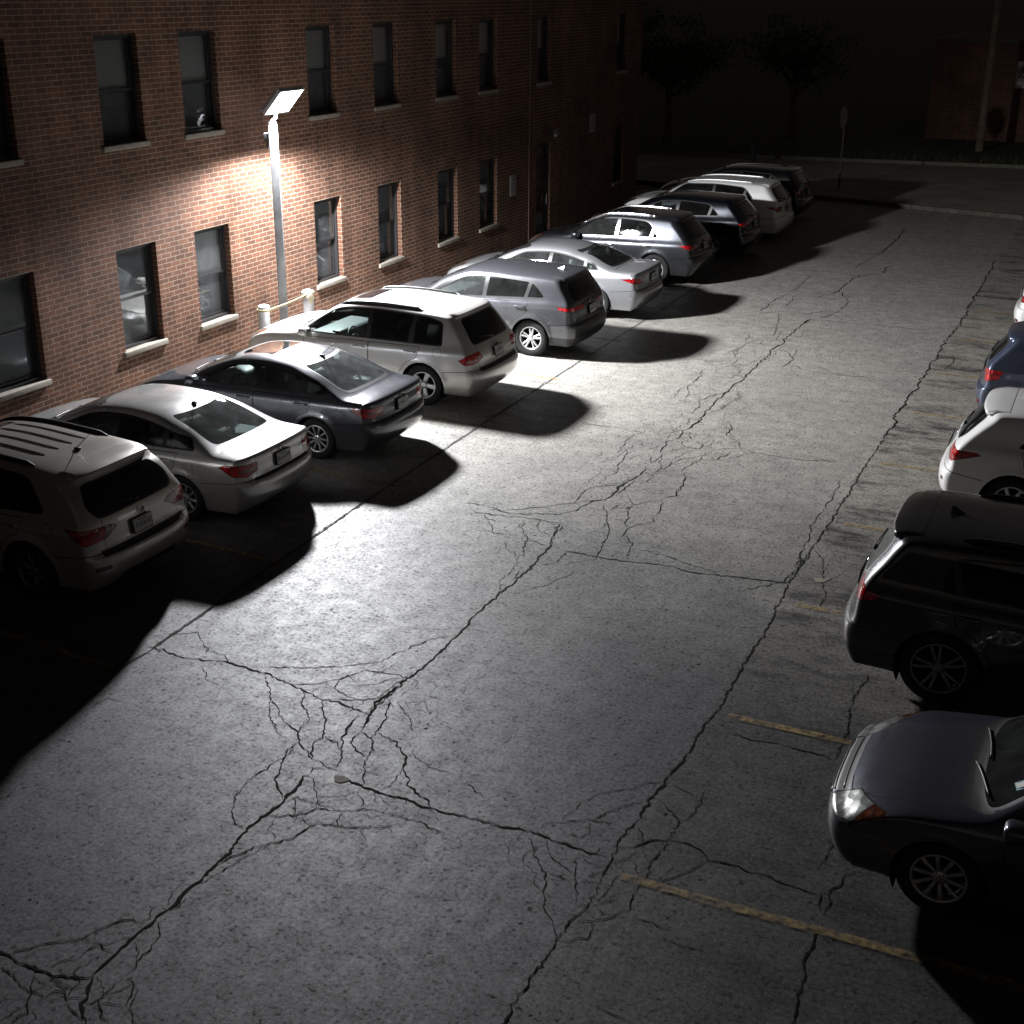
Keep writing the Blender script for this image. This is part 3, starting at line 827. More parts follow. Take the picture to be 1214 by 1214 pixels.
sp = suv(L=4.68, W=1.82, H=1.63, rdrop=.08, wb=2.70, ro=1.03, R=.36, glz=1.06, glx=.16, rfx=.50, hood=1.04, belt=1.0, bs=-.025,
         tail=[(-.36, .93), (-.20, .845), (.14, .815), (.30, .87), (.42, .985), (.10, .985), (-.26, .97)], tail2=[(-.40, .7), (-.20, .7), (-.17, 1.1), (-.40, 1.1)],
         step_band=[(-.70, .655), (.70, .655), (.70, .72), (-.70, .72)], low_band=[(-.52, .28), (.52, .28), (.44, .40), (-.44, .40)], fuel=(.72, .93), emblem=.985,
         reflector=[(-.22, .50), (.03, .50), (.05, .555), (-.22, .555)], handle_mat=M['chrome'])
sp['rg'] = rpoly([(-.62, 1.08), (.62, 1.08), (.68, 1.20), (.57, 1.38), (-.57, 1.38), (-.68, 1.20)], .08)
car('estate_car', 'warm silver SUV with black roof rails and whip antenna, nearest on the left', LG, sp, P['warm_silver'], .54, 11.06, -1,
    glassm=('gmid', 'gdark', 'gdark'), rim='sixpair', rimmat='alloy_dark', rails=(1.05, 2.85, .60, 'trim'), sunroof=(2.3, 3.0, .42), spoiler=.10, fin=(.98, 'whip'), rackbars=(1.15, 2.25), plate=(.05, .84))

def jetta(**k):
    return sedan(L=4.63, W=1.78, H=1.40, wb=2.65, ro=1.07, R=.32, trunk=.98, xg=.56, belt=.925, bs=-.02,
         tail=[(-.27, .77), (-.05, .725), (.24, .755), (.42, .85), (.34, .89), (-.27, .875)], tail2=[(-.28, .80), (.0, .785), (.0, .81), (-.28, .825)],
         step_band=[(-.62, .645), (.62, .645), (.60, .685), (-.60, .685)], emblem=.90, **k)
car('saloon_car', 'silver saloon with clear rear glass between the warm silver SUV and charcoal saloon', LG, jetta(), P['silver'], .60, 13.74, -1,
    rim='nine', glassm=('gclear', 'gmid', 'grear'), fin=(1.45, 'whip'), shelf='beige', plate=(0, .80))
car('saloon_car', 'charcoal saloon with a tinted sunroof, in front of the bollards', LG, jetta(), P['charcoal'], .82, 16.58, -1,
    rim='ten', glassm=('gclear', 'gclear', 'grear'), fin=(1.45, 'whip'), sunroof=(2.05, 2.62, .40), shelf='beige', plate=(0, .80))

sp = suv(L=4.78, W=1.91, H=1.64, rdrop=.04, wb=2.79, ro=1.06, R=.36, glz=1.06, glx=.20, rfx=.54, belt=1.0, bs=-.02, hood=1.06,
         tail=[(-.30, .87), (-.10, .80), (.26, .80), (.36, .86), (.18, .95), (-.18, .97)], tail2=[(-.4, .84), (.2, .84), (.2, .865), (-.4, .865)], fuel=(.78, .95), emblem=.985, handle_mat=M['chrome'], step_band=[(-.68, .66), (.68, .66), (.68, .72), (-.68, .72)])
sp['dlo'] = [(.72, 1.07), (3.2, 1.05), (3.42, 1.06), (2.78, 1.47), (2.0, 1.52), (.98, 1.48), (.74, 1.42)]
sp['dlor'] = [.04, .02, .03, .12, .3, .05, .06]
sp['pillars'] = [(2.12, 1.2, -.05), (1.28, 1.2, -.06)]
car('estate_car', 'pale silver SUV lit brightest, right beside the lamp post and bollards', LG, sp, P['pearl'], .95, 19.72, -1,
    glassm=('gclear', 'gmid', 'gdark'), rim='five', rails=(1.15, 2.75, .66, 'trim'), sunroof=(2.3, 2.85, .42), spoiler=.06, plate=(0, .88))

sp = suv(L=4.60, W=1.845, H=1.57, wb=2.66, ro=1.0, R=.352, glz=1.07, glx=.16, rfx=.44, belt=1.0, bs=-.05, hood=1.06, clad=.42,
         tail=[(-.44, .92), (.10, .925), (.38, .955), (.44, 1.0), (.10, 1.0), (-.44, .985)], emblem=1.0, low_band=[(-.8, .42), (.8, .42), (.8, .62), (-.8, .62)])
car('estate_car', 'slate grey SUV with a shark fin, next beyond the pale silver SUV', LG, sp, P['slate'], 1.19, 23.42, -1,
    glassm=('gclear', 'gmid', 'gdark'), rim='fivepair', spoiler=.08, fin=(.75, 'fin'), plate=(0, .86))

sp = sedan(L=4.80, W=1.82, H=1.41, wb=2.775, ro=1.06, R=.33, trunk=1.03, xg=.70, belt=.92, bs=-.03,
         tail=[(-.38, .80), (.10, .79), (.46, .88), (.20, .905), (-.38, .89)], tail2=[(-.40, .79), (-.18, .79), (-.14, .93), (-.40, .93)], emblem=.93)
car('saloon_car', 'cool silver saloon with spoked rims and a lit flank, halfway along the wall row', LG, sp, P['cool_silver'], 1.2, 26.88, -1,
    rim='seven', glassm=('gclear', 'gclear', 'gmid'), shelf='clothdark', plate=(0, .84))

sp = suv(L=4.52, W=1.90, H=1.60, wb=2.66, ro=1.05, R=.36, glz=1.05, glx=.22, rfx=.62, belt=.98, bs=-.03, tail=[(-.36, .88), (.10, .86), (.44, .97), (.10, .985), (-.36, .965)], emblem=.98, handle_mat=M['chrome'], tail2=[(-.4, .8), (-.16, .8), (-.12, 1.1), (-.4, 1.1)])
sp['dlo'] = [(.98, 1.10), (2.98, 1.03), (3.18, 1.04), (2.56, 1.44), (1.9, 1.485), (1.25, 1.45)]
sp['dlor'] = [.06, .02, .03, .12, .3, .14]
car('estate_car', 'steel grey estate with chrome window line and roof rails, in front of the far doorway', LG, sp, P['steel'], 1.2, 30.7, -1,
    rim='fivepair', glassm=('gclear', 'gmid', 'gdark'), rails=(1.1, 3.0, .62, 'chrome'), trimm='chrome', spoiler=.07)

sp = suv(L=4.62, W=1.86, H=1.56, wb=2.68, ro=1.0, R=.35, glz=1.02, glx=.18, rfx=.56, belt=1.0, bs=-.04, tail=[(-.34, .90), (.10, .88), (.30, .96), (.0, 1.0), (-.34, .98)], emblem=1.0)
car('estate_car', 'navy blue SUV in shadow, between the steel estate and the white SUV', LG, sp, P['navy'], 1.45, 34.3, -1,
    glassm=('gmid', 'gdark', 'gdark'), rim='fivepair', spoiler=.09)

sp = suv(L=4.85, W=1.90, H=1.60, wb=2.80, ro=1.06, R=.36, glz=1.06, glx=.16, rfx=.52, belt=1.0, bs=-.06, tail=[(-.30, .86), (.08, .85), (.50, .975), (.05, .975), (-.30, .96)], tail2=[(-.32, .80), (-.12, .80), (-.12, .985), (-.32, .985)], emblem=1.0)
sp['dlo'] = [(.85, 1.13), (3.25, 1.02), (3.48, 1.03), (2.86, 1.44), (2.0, 1.485), (1.15, 1.44)]
sp['dlor'] = [.14, .02, .03, .12, .3, .14]
car('estate_car', 'white SUV with bright roof rails, second from the far end of the wall row', LG, sp, P['white'], 1.55, 37.35, -1,
    glassm=('gmid', 'gdark', 'gdark'), rim='fivepair', rails=(.95, 2.9, .62, 'alloy'), spoiler=.08)

sp = suv(L=4.70, W=1.88, H=1.57, wb=2.70, ro=1.02, R=.36, tail=[(-.34, .90), (.10, .88), (.30, .96), (.0, 1.0), (-.34, .98)], emblem=1.0)
car('estate_car', 'black SUV hardly visible in the dark, farthest of the wall row', LG, sp, P['black'], 1.35, 40.7, -1, glassm=('gmid', 'gdark', 'gdark'), rim='fivepair', spoiler=.08)

# opposite side
sp = sedan(L=4.82, W=1.82, H=1.46, wb=2.775, ro=1.08, R=.325, trunk=1.03, xg=.74, belt=.90, hood=.905, nose_out=True,
           head=[(-.38, .60), (-.18, .575), (.18, .62), (.50, .735), (.44, .77), (-.14, .71)], grille=[(-.40, .545), (.40, .545), (.46, .66), (-.46, .66)])
def sticker(sh, root, off):
    x = sh.xf(.52, 1.10)+off
    mb = MB()
    pts = []
    for a, b in ((.50, 1.075), (.60, 1.075), (.60, 1.135), (.50, 1.135)):
        pts.append((sh.xf(a, b)+off+.002, a, b))
    mb.add(pts, [(0, 1, 2, 3)])
    pts = []
    for a, b in ((.52, 1.083), (.58, 1.083), (.58, 1.125), (.52, 1.125)):
        pts.append((sh.xf(a, b)+off+.006, a, b))
    mb.add(pts, [(0, 1, 2, 3)], 1)
    mb.build('permit_sticker', [simple('sticker_teal', (.05, .25, .28), .5), M['plate']], root)
    mb = MB()                                            # chrome bars of the grille
    for z in (.575, .605, .635):
        mb.tube([(sh.xf(y, z)+off+.006, y, z) for y in np.linspace(-.42, .42, 15)], .005, 6)
    mb.build('grille_bars', M['chrome'], root)
car('saloon_car', 'dark gunmetal saloon parked nose out, nearest the camera on the right', RG, sp, P['gunmetal'], 8.72, 9.74, -1,
    rim='ten', glassm=('gmid', 'gmid', 'gmid'), extra=sticker)

sp = suv(L=5.0, W=1.95, H=1.70, tum=.83, wb=2.90, ro=1.05, R=.385, glz=1.12, glx=.17, rfx=.50, belt=1.06, bs=-.03, hood=1.15, clad=.46,
         tail=[(-.12, 1.02), (.05, .95), (.36, 1.0), (.40, 1.05), (.05, 1.13), (-.12, 1.16)], rr=.268, emblem=1.02, reflector=[(-.3, .50), (-.02, .5), (0, .55), (-.3, .55)])
sp['dlo'] = [(.95, 1.20), (3.35, 1.11), (3.58, 1.12), (2.98, 1.53), (2.1, 1.585), (1.05, 1.52)]
sp['dlor'] = [.12, .02, .03, .12, .3, .14]
car('estate_car', 'dark graphite SUV with tail to the lane, beyond the nose-out saloon', RG, sp, P['graphite'], 8.15, 13.12, 1,
    glassm=('gdark', 'gdark', 'gdark'), rim='fivepair', rimmat='alloy_dark', rails=(1.1, 3.3, .66, 'trim'), spoiler=.12, fin=(.95, 'fin'))

sp = suv(L=4.65, W=1.86, H=1.57, wb=2.72, ro=1.0, R=.365, glz=1.06, glx=.20, rfx=.60, belt=1.02, bs=-.05, clad=.40,
         tail=[(-.20, .90), (-.02, .83), (.14, .84), (.54, .965), (.50, .99), (.05, 1.0), (-.20, 1.025)], emblem=1.0, reflector=[(-.10, .54), (.02, .54), (.0, .585), (-.10, .585)])
sp['dlo'] = [(1.02, 1.13), (3.15, 1.04), (3.36, 1.05), (2.72, 1.42), (1.9, 1.465), (1.32, 1.40)]
sp['dlor'] = [.02, .02, .03, .12, .3, .05]
sp['rg'] = rpoly([(-.60, 1.08), (.60, 1.08), (.66, 1.16), (.56, 1.39), (-.56, 1.39), (-.66, 1.16)], .09)
car('estate_car', 'white SUV with black lower bumper on the right, tail to the lane', RG, sp, P['white'], 8.38, 18.15, 1,
    glassm=('gdark', 'gdark', 'gdark'), rim='seven', rimmat='alloy', rails=(1.3, 3.0, .62, 'trim'), spoiler=.14, fin=(1.0, 'fin'))

sp = suv(L=4.45, W=1.81, H=1.57, wb=2.60, ro=.95, R=.35, glz=1.06, glx=.14, rfx=.48, belt=1.0, bs=-.04,
         tail=[(-.20, .88), (.10, .80), (.36, .86), (.44, .985), (.05, 1.005), (-.22, 1.0)], tail2=[(-.2, .86), (.0, .83), (.0, .87), (-.2, .90)], emblem=1.0, reflector=[(-.14, .42), (.06, .42), (.04, .48), (-.14, .48)])
car('estate_car', 'blue-grey compact SUV with tail to the lane, behind the white SUV on the right', RG, sp, P['blue'], 8.34, 22.4, 1,
    glassm=('gdark', 'gdark', 'gdark'), rim='fivepair', spoiler=.10)

sp = suv(L=4.4, W=1.80, H=1.60, wb=2.62, ro=.95, R=.33, glz=1.02, glx=.14, rfx=.46, belt=.96, bs=-.04, tail=[(-.2, .80), (.28, .84), (.26, .95), (-.2, .93)], emblem=1.0, reflector=[(-.14, .42), (.06, .42), (.04, .48), (-.14, .48)])
car('hatchback', 'white hatchback cut off by the picture edge, beyond the blue-grey SUV', RG, sp, P['white'], 8.36, 28.5, 1, glassm=('gdark', 'gdark', 'gdark'), rim='five')
sp = suv(L=4.6, W=1.85, H=1.66, wb=2.68, ro=1.0, R=.35, emblem=1.0)
car('estate_car', 'black SUV cut off by the picture edge, farthest on the right', RG, sp, P['black'], 8.6, 31.6, 1, glassm=('gdark', 'gdark', 'gdark'), rim='five')
# ------------------------------------------------------------------ ground
def ground_material():
    m, nt, b = mat('worn_asphalt'); N = nt.nodes; L = nt.links
    tc = N.new('ShaderNodeTexCoord'); V = tc.outputs['Object']
    sp = N.new('ShaderNodeSeparateXYZ'); L.new(V, sp.inputs[0])
    def noise(s, d=6, r=.6, v=V):
        n = N.new('ShaderNodeTexNoise'); n.inputs['Scale'].default_value = s; n.inputs['Detail'].default_value = d; n.inputs['Roughness'].default_value = r
        L.new(v, n.inputs['Vector']); return n.outputs['Fac']
    def rng_(x, a, b_, c, d, smooth=False):
        r = N.new('ShaderNodeMapRange'); r.inputs[1].default_value = a; r.inputs[2].default_value = b_; r.inputs[3].default_value = c; r.inputs[4].default_value = d
        if smooth: r.interpolation_type = 'SMOOTHSTEP'
        L.new(x, r.inputs[0]); return r.outputs[0]
    def mth(op, a, b_):
        q = N.new('ShaderNodeMath'); q.operation = op
        for i, v in ((0, a), (1, b_)):
            if isinstance(v, (int, float)): q.inputs[i].default_value = v
            else: L.new(v, q.inputs[i])
        return q.outputs[0]
    def mul(c, f):
        x = N.new('ShaderNodeMix'); x.data_type = 'RGBA'; x.blend_type = 'MULTIPLY'; x.inputs[0].default_value = 1
        L.new(c, x.inputs['A']); L.new(f, x.inputs['B']); return x.outputs['Result']
    def mixc(f, a, b_):
        x = N.new('ShaderNodeMix'); x.data_type = 'RGBA'
        L.new(f, x.inputs[0])
        for k, v in (('A', a), ('B', b_)):
            if isinstance(v, tuple): x.inputs[k].default_value = (*v, 1)
            else: L.new(v, x.inputs[k])
        return x.outputs['Result']
    big = noise(.35, 5); mid = noise(1.7, 6, .65); mot = noise(4.5, 9, .78); fine = noise(26, 8, .8); grit = noise(120, 3, .7)
    # right-hand bays are an older mat; asphalt, darker near and paler far, has the light's spread painted into its colour
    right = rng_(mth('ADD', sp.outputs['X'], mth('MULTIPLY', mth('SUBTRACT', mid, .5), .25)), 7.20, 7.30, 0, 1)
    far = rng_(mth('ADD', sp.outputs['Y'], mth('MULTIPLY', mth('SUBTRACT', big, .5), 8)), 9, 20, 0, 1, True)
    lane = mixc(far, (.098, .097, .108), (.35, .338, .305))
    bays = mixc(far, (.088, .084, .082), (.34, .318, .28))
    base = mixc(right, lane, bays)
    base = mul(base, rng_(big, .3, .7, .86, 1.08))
    base = mul(base, rng_(mid, .3, .75, 1.08, .86))
    base = mul(base, rng_(mot, .32, .64, .72, 1.15))
    st = N.new('ShaderNodeMapping'); st.inputs['Scale'].default_value = (.55, 1.5, 1); L.new(V, st.inputs[0])
    stain = rng_(noise(1.1, 9, .76, st.outputs[0]), .48, .64, 0, 1, True)
    left = rng_(sp.outputs['X'], 1.2, 1.6, 1, 0)
    amt = mth('MULTIPLY', stain, mth('ADD', .14, mth('ADD', mth('MULTIPLY', right, .74), mth('MULTIPLY', left, .35))))
    base = mixc(amt, base, (.030, .029, .032))
    # aggregate: dark pits between pale stones
    base = mul(base, rng_(fine, .36, .62, .50, 1.20))
    dark = mth('MULTIPLY', rng_(noise(24, 7, .72), .53, .60, 0, 1), rng_(mot, .42, .62, 1, .30))
    base = mixc(mth('MULTIPLY', dark, .85), base, (.022, .021, .022))
    base = mul(base, rng_(grit, .3, .7, .72, 1.28))
    vo = N.new('ShaderNodeTexVoronoi'); vo.inputs['Scale'].default_value = 42; L.new(V, vo.inputs['Vector'])
    vr = N.new('ShaderNodeSeparateXYZ'); L.new(vo.outputs['Color'], vr.inputs[0])
    stone = mth('MULTIPLY', mth('GREATER_THAN', vr.outputs['X'], .86), rng_(vo.outputs['Distance'], .25, .4, 1, 0))
    base = mixc(mth('MULTIPLY', stone, .22), base, (.34, .325, .30))
    v2 = N.new('ShaderNodeMapping'); L.new(V, v2.inputs[0])
    wv = N.new('ShaderNodeVectorMath'); wv.operation = 'MULTIPLY_ADD'; wv.inputs[1].default_value = (.03, .03, 0)
    wn = N.new('ShaderNodeTexNoise'); wn.inputs['Scale'].default_value = 14; L.new(V, wn.inputs['Vector']); L.new(wn.outputs['Color'], wv.inputs[0]); L.new(V, wv.inputs[2])
    vp = N.new('ShaderNodeTexVoronoi'); vp.inputs['Scale'].default_value = 11; L.new(wv.outputs[0], vp.inputs['Vector'])
    vq = N.new('ShaderNodeSeparateXYZ'); L.new(vp.outputs['Color'], vq.inputs[0])
    pit = mth('MULTIPLY', mth('GREATER_THAN', mth('MULTIPLY', vq.outputs['Y'], .25), vp.outputs['Distance']), mth('GREATER_THAN', vq.outputs['X'], .50))
    pit = mth('MULTIPLY', pit, rng_(mid, .36, .60, 1, .25))
    base = mixc(mth('MULTIPLY', pit, .85), base, (.016, .015, .015))
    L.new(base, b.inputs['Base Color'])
    L.new(rng_(mot, .3, .7, .64, .52), b.inputs['Roughness'])
    cav = mth('MULTIPLY', mth('SUBTRACT', 1, mth('MULTIPLY', dark, .92)), mth('SUBTRACT', 1, mth('MULTIPLY', pit, .95)))      # no gloss inside pits
    cav = mth('MULTIPLY', cav, mth('MULTIPLY', rng_(fine, .34, .64, .30, 1.35), rng_(mot, .32, .66, .75, 1.12)))
    L.new(mth('MULTIPLY', cav, .40), b.inputs['Specular IOR Level'])
    h = mth('ADD', mth('MULTIPLY', dark, -.8), mth('MULTIPLY', grit, .35))
    bp = N.new('ShaderNodeBump'); bp.inputs['Strength'].default_value = .16; bp.inputs['Distance'].default_value = .010
    L.new(h, bp.inputs['Height'])
    bp2 = N.new('ShaderNodeBump'); bp2.inputs['Strength'].default_value = .30; bp2.inputs['Distance'].default_value = .07
    rut = N.new('ShaderNodeMapping'); rut.inputs['Scale'].default_value = (1.0, .30, 1); L.new(V, rut.inputs[0])
    L.new(noise(.8, 5, .55, rut.outputs[0]), bp2.inputs['Height']); L.new(bp.outputs[0], bp2.inputs['Normal']); L.new(bp2.outputs[0], b.inputs['Normal'])
    return m
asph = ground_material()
crackm = simple('crack_dark', (.010, .009, .008), .95, spec=.1)
crackm2 = simple('crack_soft', (.062, .058, .054), .95, spec=.1)
patch = simple('patch_pale', (.26, .235, .19), .9, noise=.4, nscale=30)
lot = MB()
lot.add([(-400, -400, -.02), (400, -400, -.02), (400, 1200, -.02), (-400, 1200, -.02)], [(0, 1, 2, 3)])
earth = simple('dark_earth', (.05, .05, .04), .95, noise=.5, nscale=.3)
tag(lot.build('ground', earth), kind='structure')
lot = MB()
lot.add([(-4.8, -12, 0), (40, -12, 0), (40, 44.6, 0), (-4.8, 45.3, 0)], [(0, 1, 2, 3)])
lot.add([(-14, 42.2, 0), (-4.8, 42.2, 0), (-4.8, 45.3, 0), (-14, 45.9, 0)], [(0, 1, 2, 3)])

crng = random.Random(5)
def jag(pts, step=.05, amp=.02):
    """subdivide a polyline with a wandering offset"""
    out = []; o = 0.0
    for i in range(len(pts)-1):
        a = Vector(pts[i]); b = Vector(pts[i+1]); d = (b-a); l = d.length
        if l < 1e-6: continue
        n = Vector((-d.y, d.x, 0))/l; k = max(1, int(l/step))
        for j in range(k):
            o = o*.72+crng.gauss(0, amp*.48); t = j/k
            out.append(a+d*t+n*(o+crng.gauss(0, amp*.38)))
    out.append(Vector(pts[-1])); return out
def ribbon(pts, w, mi, z=.004, taper=True, var=.6):
    k = len(pts)
    if k < 2: return
    vs = []; ww = w
    for i, p in enumerate(pts):
        a = pts[max(0, i-1)]; b = pts[min(k-1, i+1)]; d = b-a; l = d.length or 1
        n = Vector((-d.y, d.x, 0))/l
        ww = ww*.45+.55*w*(crng.uniform(.2, 1.5) if crng.random() < .88 else crng.uniform(1.5, 2.6))
        e = min(1, (min(i, k-1-i)+1.2)/4) if taper else 1
        vs += [(p.x+n.x*ww*e/2, p.y+n.y*ww*e/2, z), (p.x-n.x*ww*e/2, p.y-n.y*ww*e/2, z)]
    lot.add(vs, [(2*i, 2*i+1, 2*i+3, 2*i+2) for i in range(k-1)], mi)
def crack(px, w, mi=1, amp=.02, z=.004, branch=0.0):
    w = w*.39+.0034 if mi == 1 else w*.7
    pts = jag([at(x, y) for x, y in px], .034 if at(*px[0]).y < 16 else .07, amp*(1 if at(*px[0]).y < 16 else 1.9))
    ribbon(pts, w, mi, z)
    # hairline branches leave the crack at an angle
    i = 0
    while branch and i < len(pts)-3:
        i += max(2, int(crng.expovariate(branch)*1.2)+1)
        if i >= len(pts)-2: break
        d = (pts[i+1]-pts[i-1]).normalized(); s = crng.choice((-1, 1))
        a = s*crng.uniform(.35, 1.2); v = Matrix.Rotation(a, 3, 'Z') @ d*crng.choice((-1, 1))
        q = [pts[i].copy()]; l = crng.uniform(.25, 1.3)
        for j in range(max(3, int(l/.12))):
            v = Matrix.Rotation(crng.gauss(0, .22), 3, 'Z') @ v
            q.append(q[-1]+v*.12)
        ribbon(jag(q, .05, .01), w*crng.uniform(.22, .5), mi, z-.001)
def chart(x0, y0, s, rows):
    for w, pts in rows:
        crack([(x0+x/s, y0+y/s) for x, y in pts], w*.01, 1, .016)
# saw-cut joints
crack([(-120, 970), (0, 878), (180, 770)], .035, 2, .006)
crack([(180, 770), (437, 592), (570, 505), (690, 427), (800, 357), (880, 305)], .04, 2, .006)
crack([(180, 768.5), (437, 590.5), (570, 503.6), (690, 426)], .014, 1, .006, z=.006)
# the web of cracks at the middle of the near lane
chart(95, 593, 1.7075, [
 (3.0, [(135, 295), (180, 308), (215, 320), (300, 328), (360, 345), (430, 375), (490, 402), (560, 425), (585, 435)]),
 (4.2, [(575, 452), (585, 432), (600, 410), (640, 380), (680, 350), (720, 315), (765, 270), (820, 215), (855, 185), (880, 165), (925, 125), (948, 95), (970, 48)]),
 (1.5, [(355, 340), (400, 338), (470, 340), (540, 335), (610, 325), (660, 300), (700, 283), (760, 272)]),
 (1.6, [(430, 373), (480, 372), (530, 360), (580, 345), (640, 355), (672, 362)]),
 (1.8, [(490, 402), (540, 405), (590, 405), (620, 395), (655, 372)]),
 (1.2, [(530, 360), (518, 378), (540, 395), (572, 407), (560, 424)]),
 (1.8, [(375, 352), (385, 395), (405, 435), (440, 470), (440, 490), (470, 525)]),
 (1.6, [(455, 385), (450, 410), (465, 440), (440, 470)]),
 (1.8, [(490, 404), (496, 450), (490, 480), (470, 490), (472, 525)]),
 (1.4, [(465, 440), (496, 452)]),
 (2.2, [(440, 490), (420, 510), (402, 555), (395, 580), (410, 605)]),
 (1.7, [(438, 492), (415, 520), (345, 560), (315, 600), (308, 640), (318, 655), (332, 670)]),
 (1.8, [(470, 525), (500, 540), (518, 545), (528, 520), (520, 490), (496, 478)]),
 (2.0, [(562, 432), (545, 460), (530, 490), (530, 520)]),
 (2.6, [(565, 470), (575, 445), (600, 415), (632, 390)]),
 (2.0, [(565, 470), (588, 482), (595, 505), (580, 520), (558, 510), (545, 490), (565, 470)]),
 (1.8, [(580, 520), (572, 552), (570, 582)]),
 (2.2, [(592, 482), (615, 455), (620, 430), (632, 400)]),
 (2.6, [(605, 470), (640, 490), (660, 520), (655, 545), (665, 575), (700, 610), (712, 625)]),
 (1.4, [(655, 545), (625, 580), (600, 590)]),
 (4.0, [(515, 555), (535, 568), (600, 590), (650, 605), (710, 625), (770, 640), (842, 657)]),
 (4.4, [(205, 800), (230, 782), (290, 722), (340, 665), (400, 622), (440, 580), (462, 556)]),
 (1.4, [(462, 556), (470, 540), (500, 542), (522, 548)]),
 (1.2, [(470, 560), (480, 600), (520, 600), (560, 590)]),
 (1.5, [(380, 640), (430, 640), (480, 625), (530, 630), (600, 625), (680, 650), (740, 675)]),
 (1.5, [(270, 740), (350, 700), (430, 685), (480, 655), (520, 660), (600, 665), (660, 650)]),
 (1.0, [(245, 775), (300, 740), (350, 715), (390, 690)]),
 (1.0, [(410, 612), (440, 600), (500, 620), (530, 630)]), (1.0, [(480, 600), (478, 626)]), (1.0, [(440, 600), (432, 640)]), (.9, [(400, 640), (380, 665), (400, 690)]), (.9, [(560, 592), (575, 612), (560, 628)]), (.9, [(600, 595), (620, 612), (650, 610)]),
 (1.1, [(470, 660), (450, 640)]), (1.0, [(530, 632), (520, 660)]),
 (1.0, [(245, 335), (262, 365), (280, 375)]), (1.5, [(175, 270), (235, 268), (248, 285), (256, 310)]), (1.6, [(252, 303), (290, 315), (300, 330)]),
 (1.0, [(385, 395), (380, 430), (400, 470), (425, 485)]), (.9, [(640, 410), (665, 440), (675, 468)]), (.8, [(670, 510), (700, 540), (760, 555)]), (.8, [(755, 570), (790, 580), (825, 605)]),
 (1.2, [(640, 330), (610, 350), (585, 345)]), (1.0, [(565, 375), (600, 372), (640, 358)]), (1.2, [(600, 400), (640, 372), (668, 358)]), (1.6, [(588, 420), (612, 398), (640, 385)]),
 (.8, [(20, 420), (60, 400), (90, 410)])])
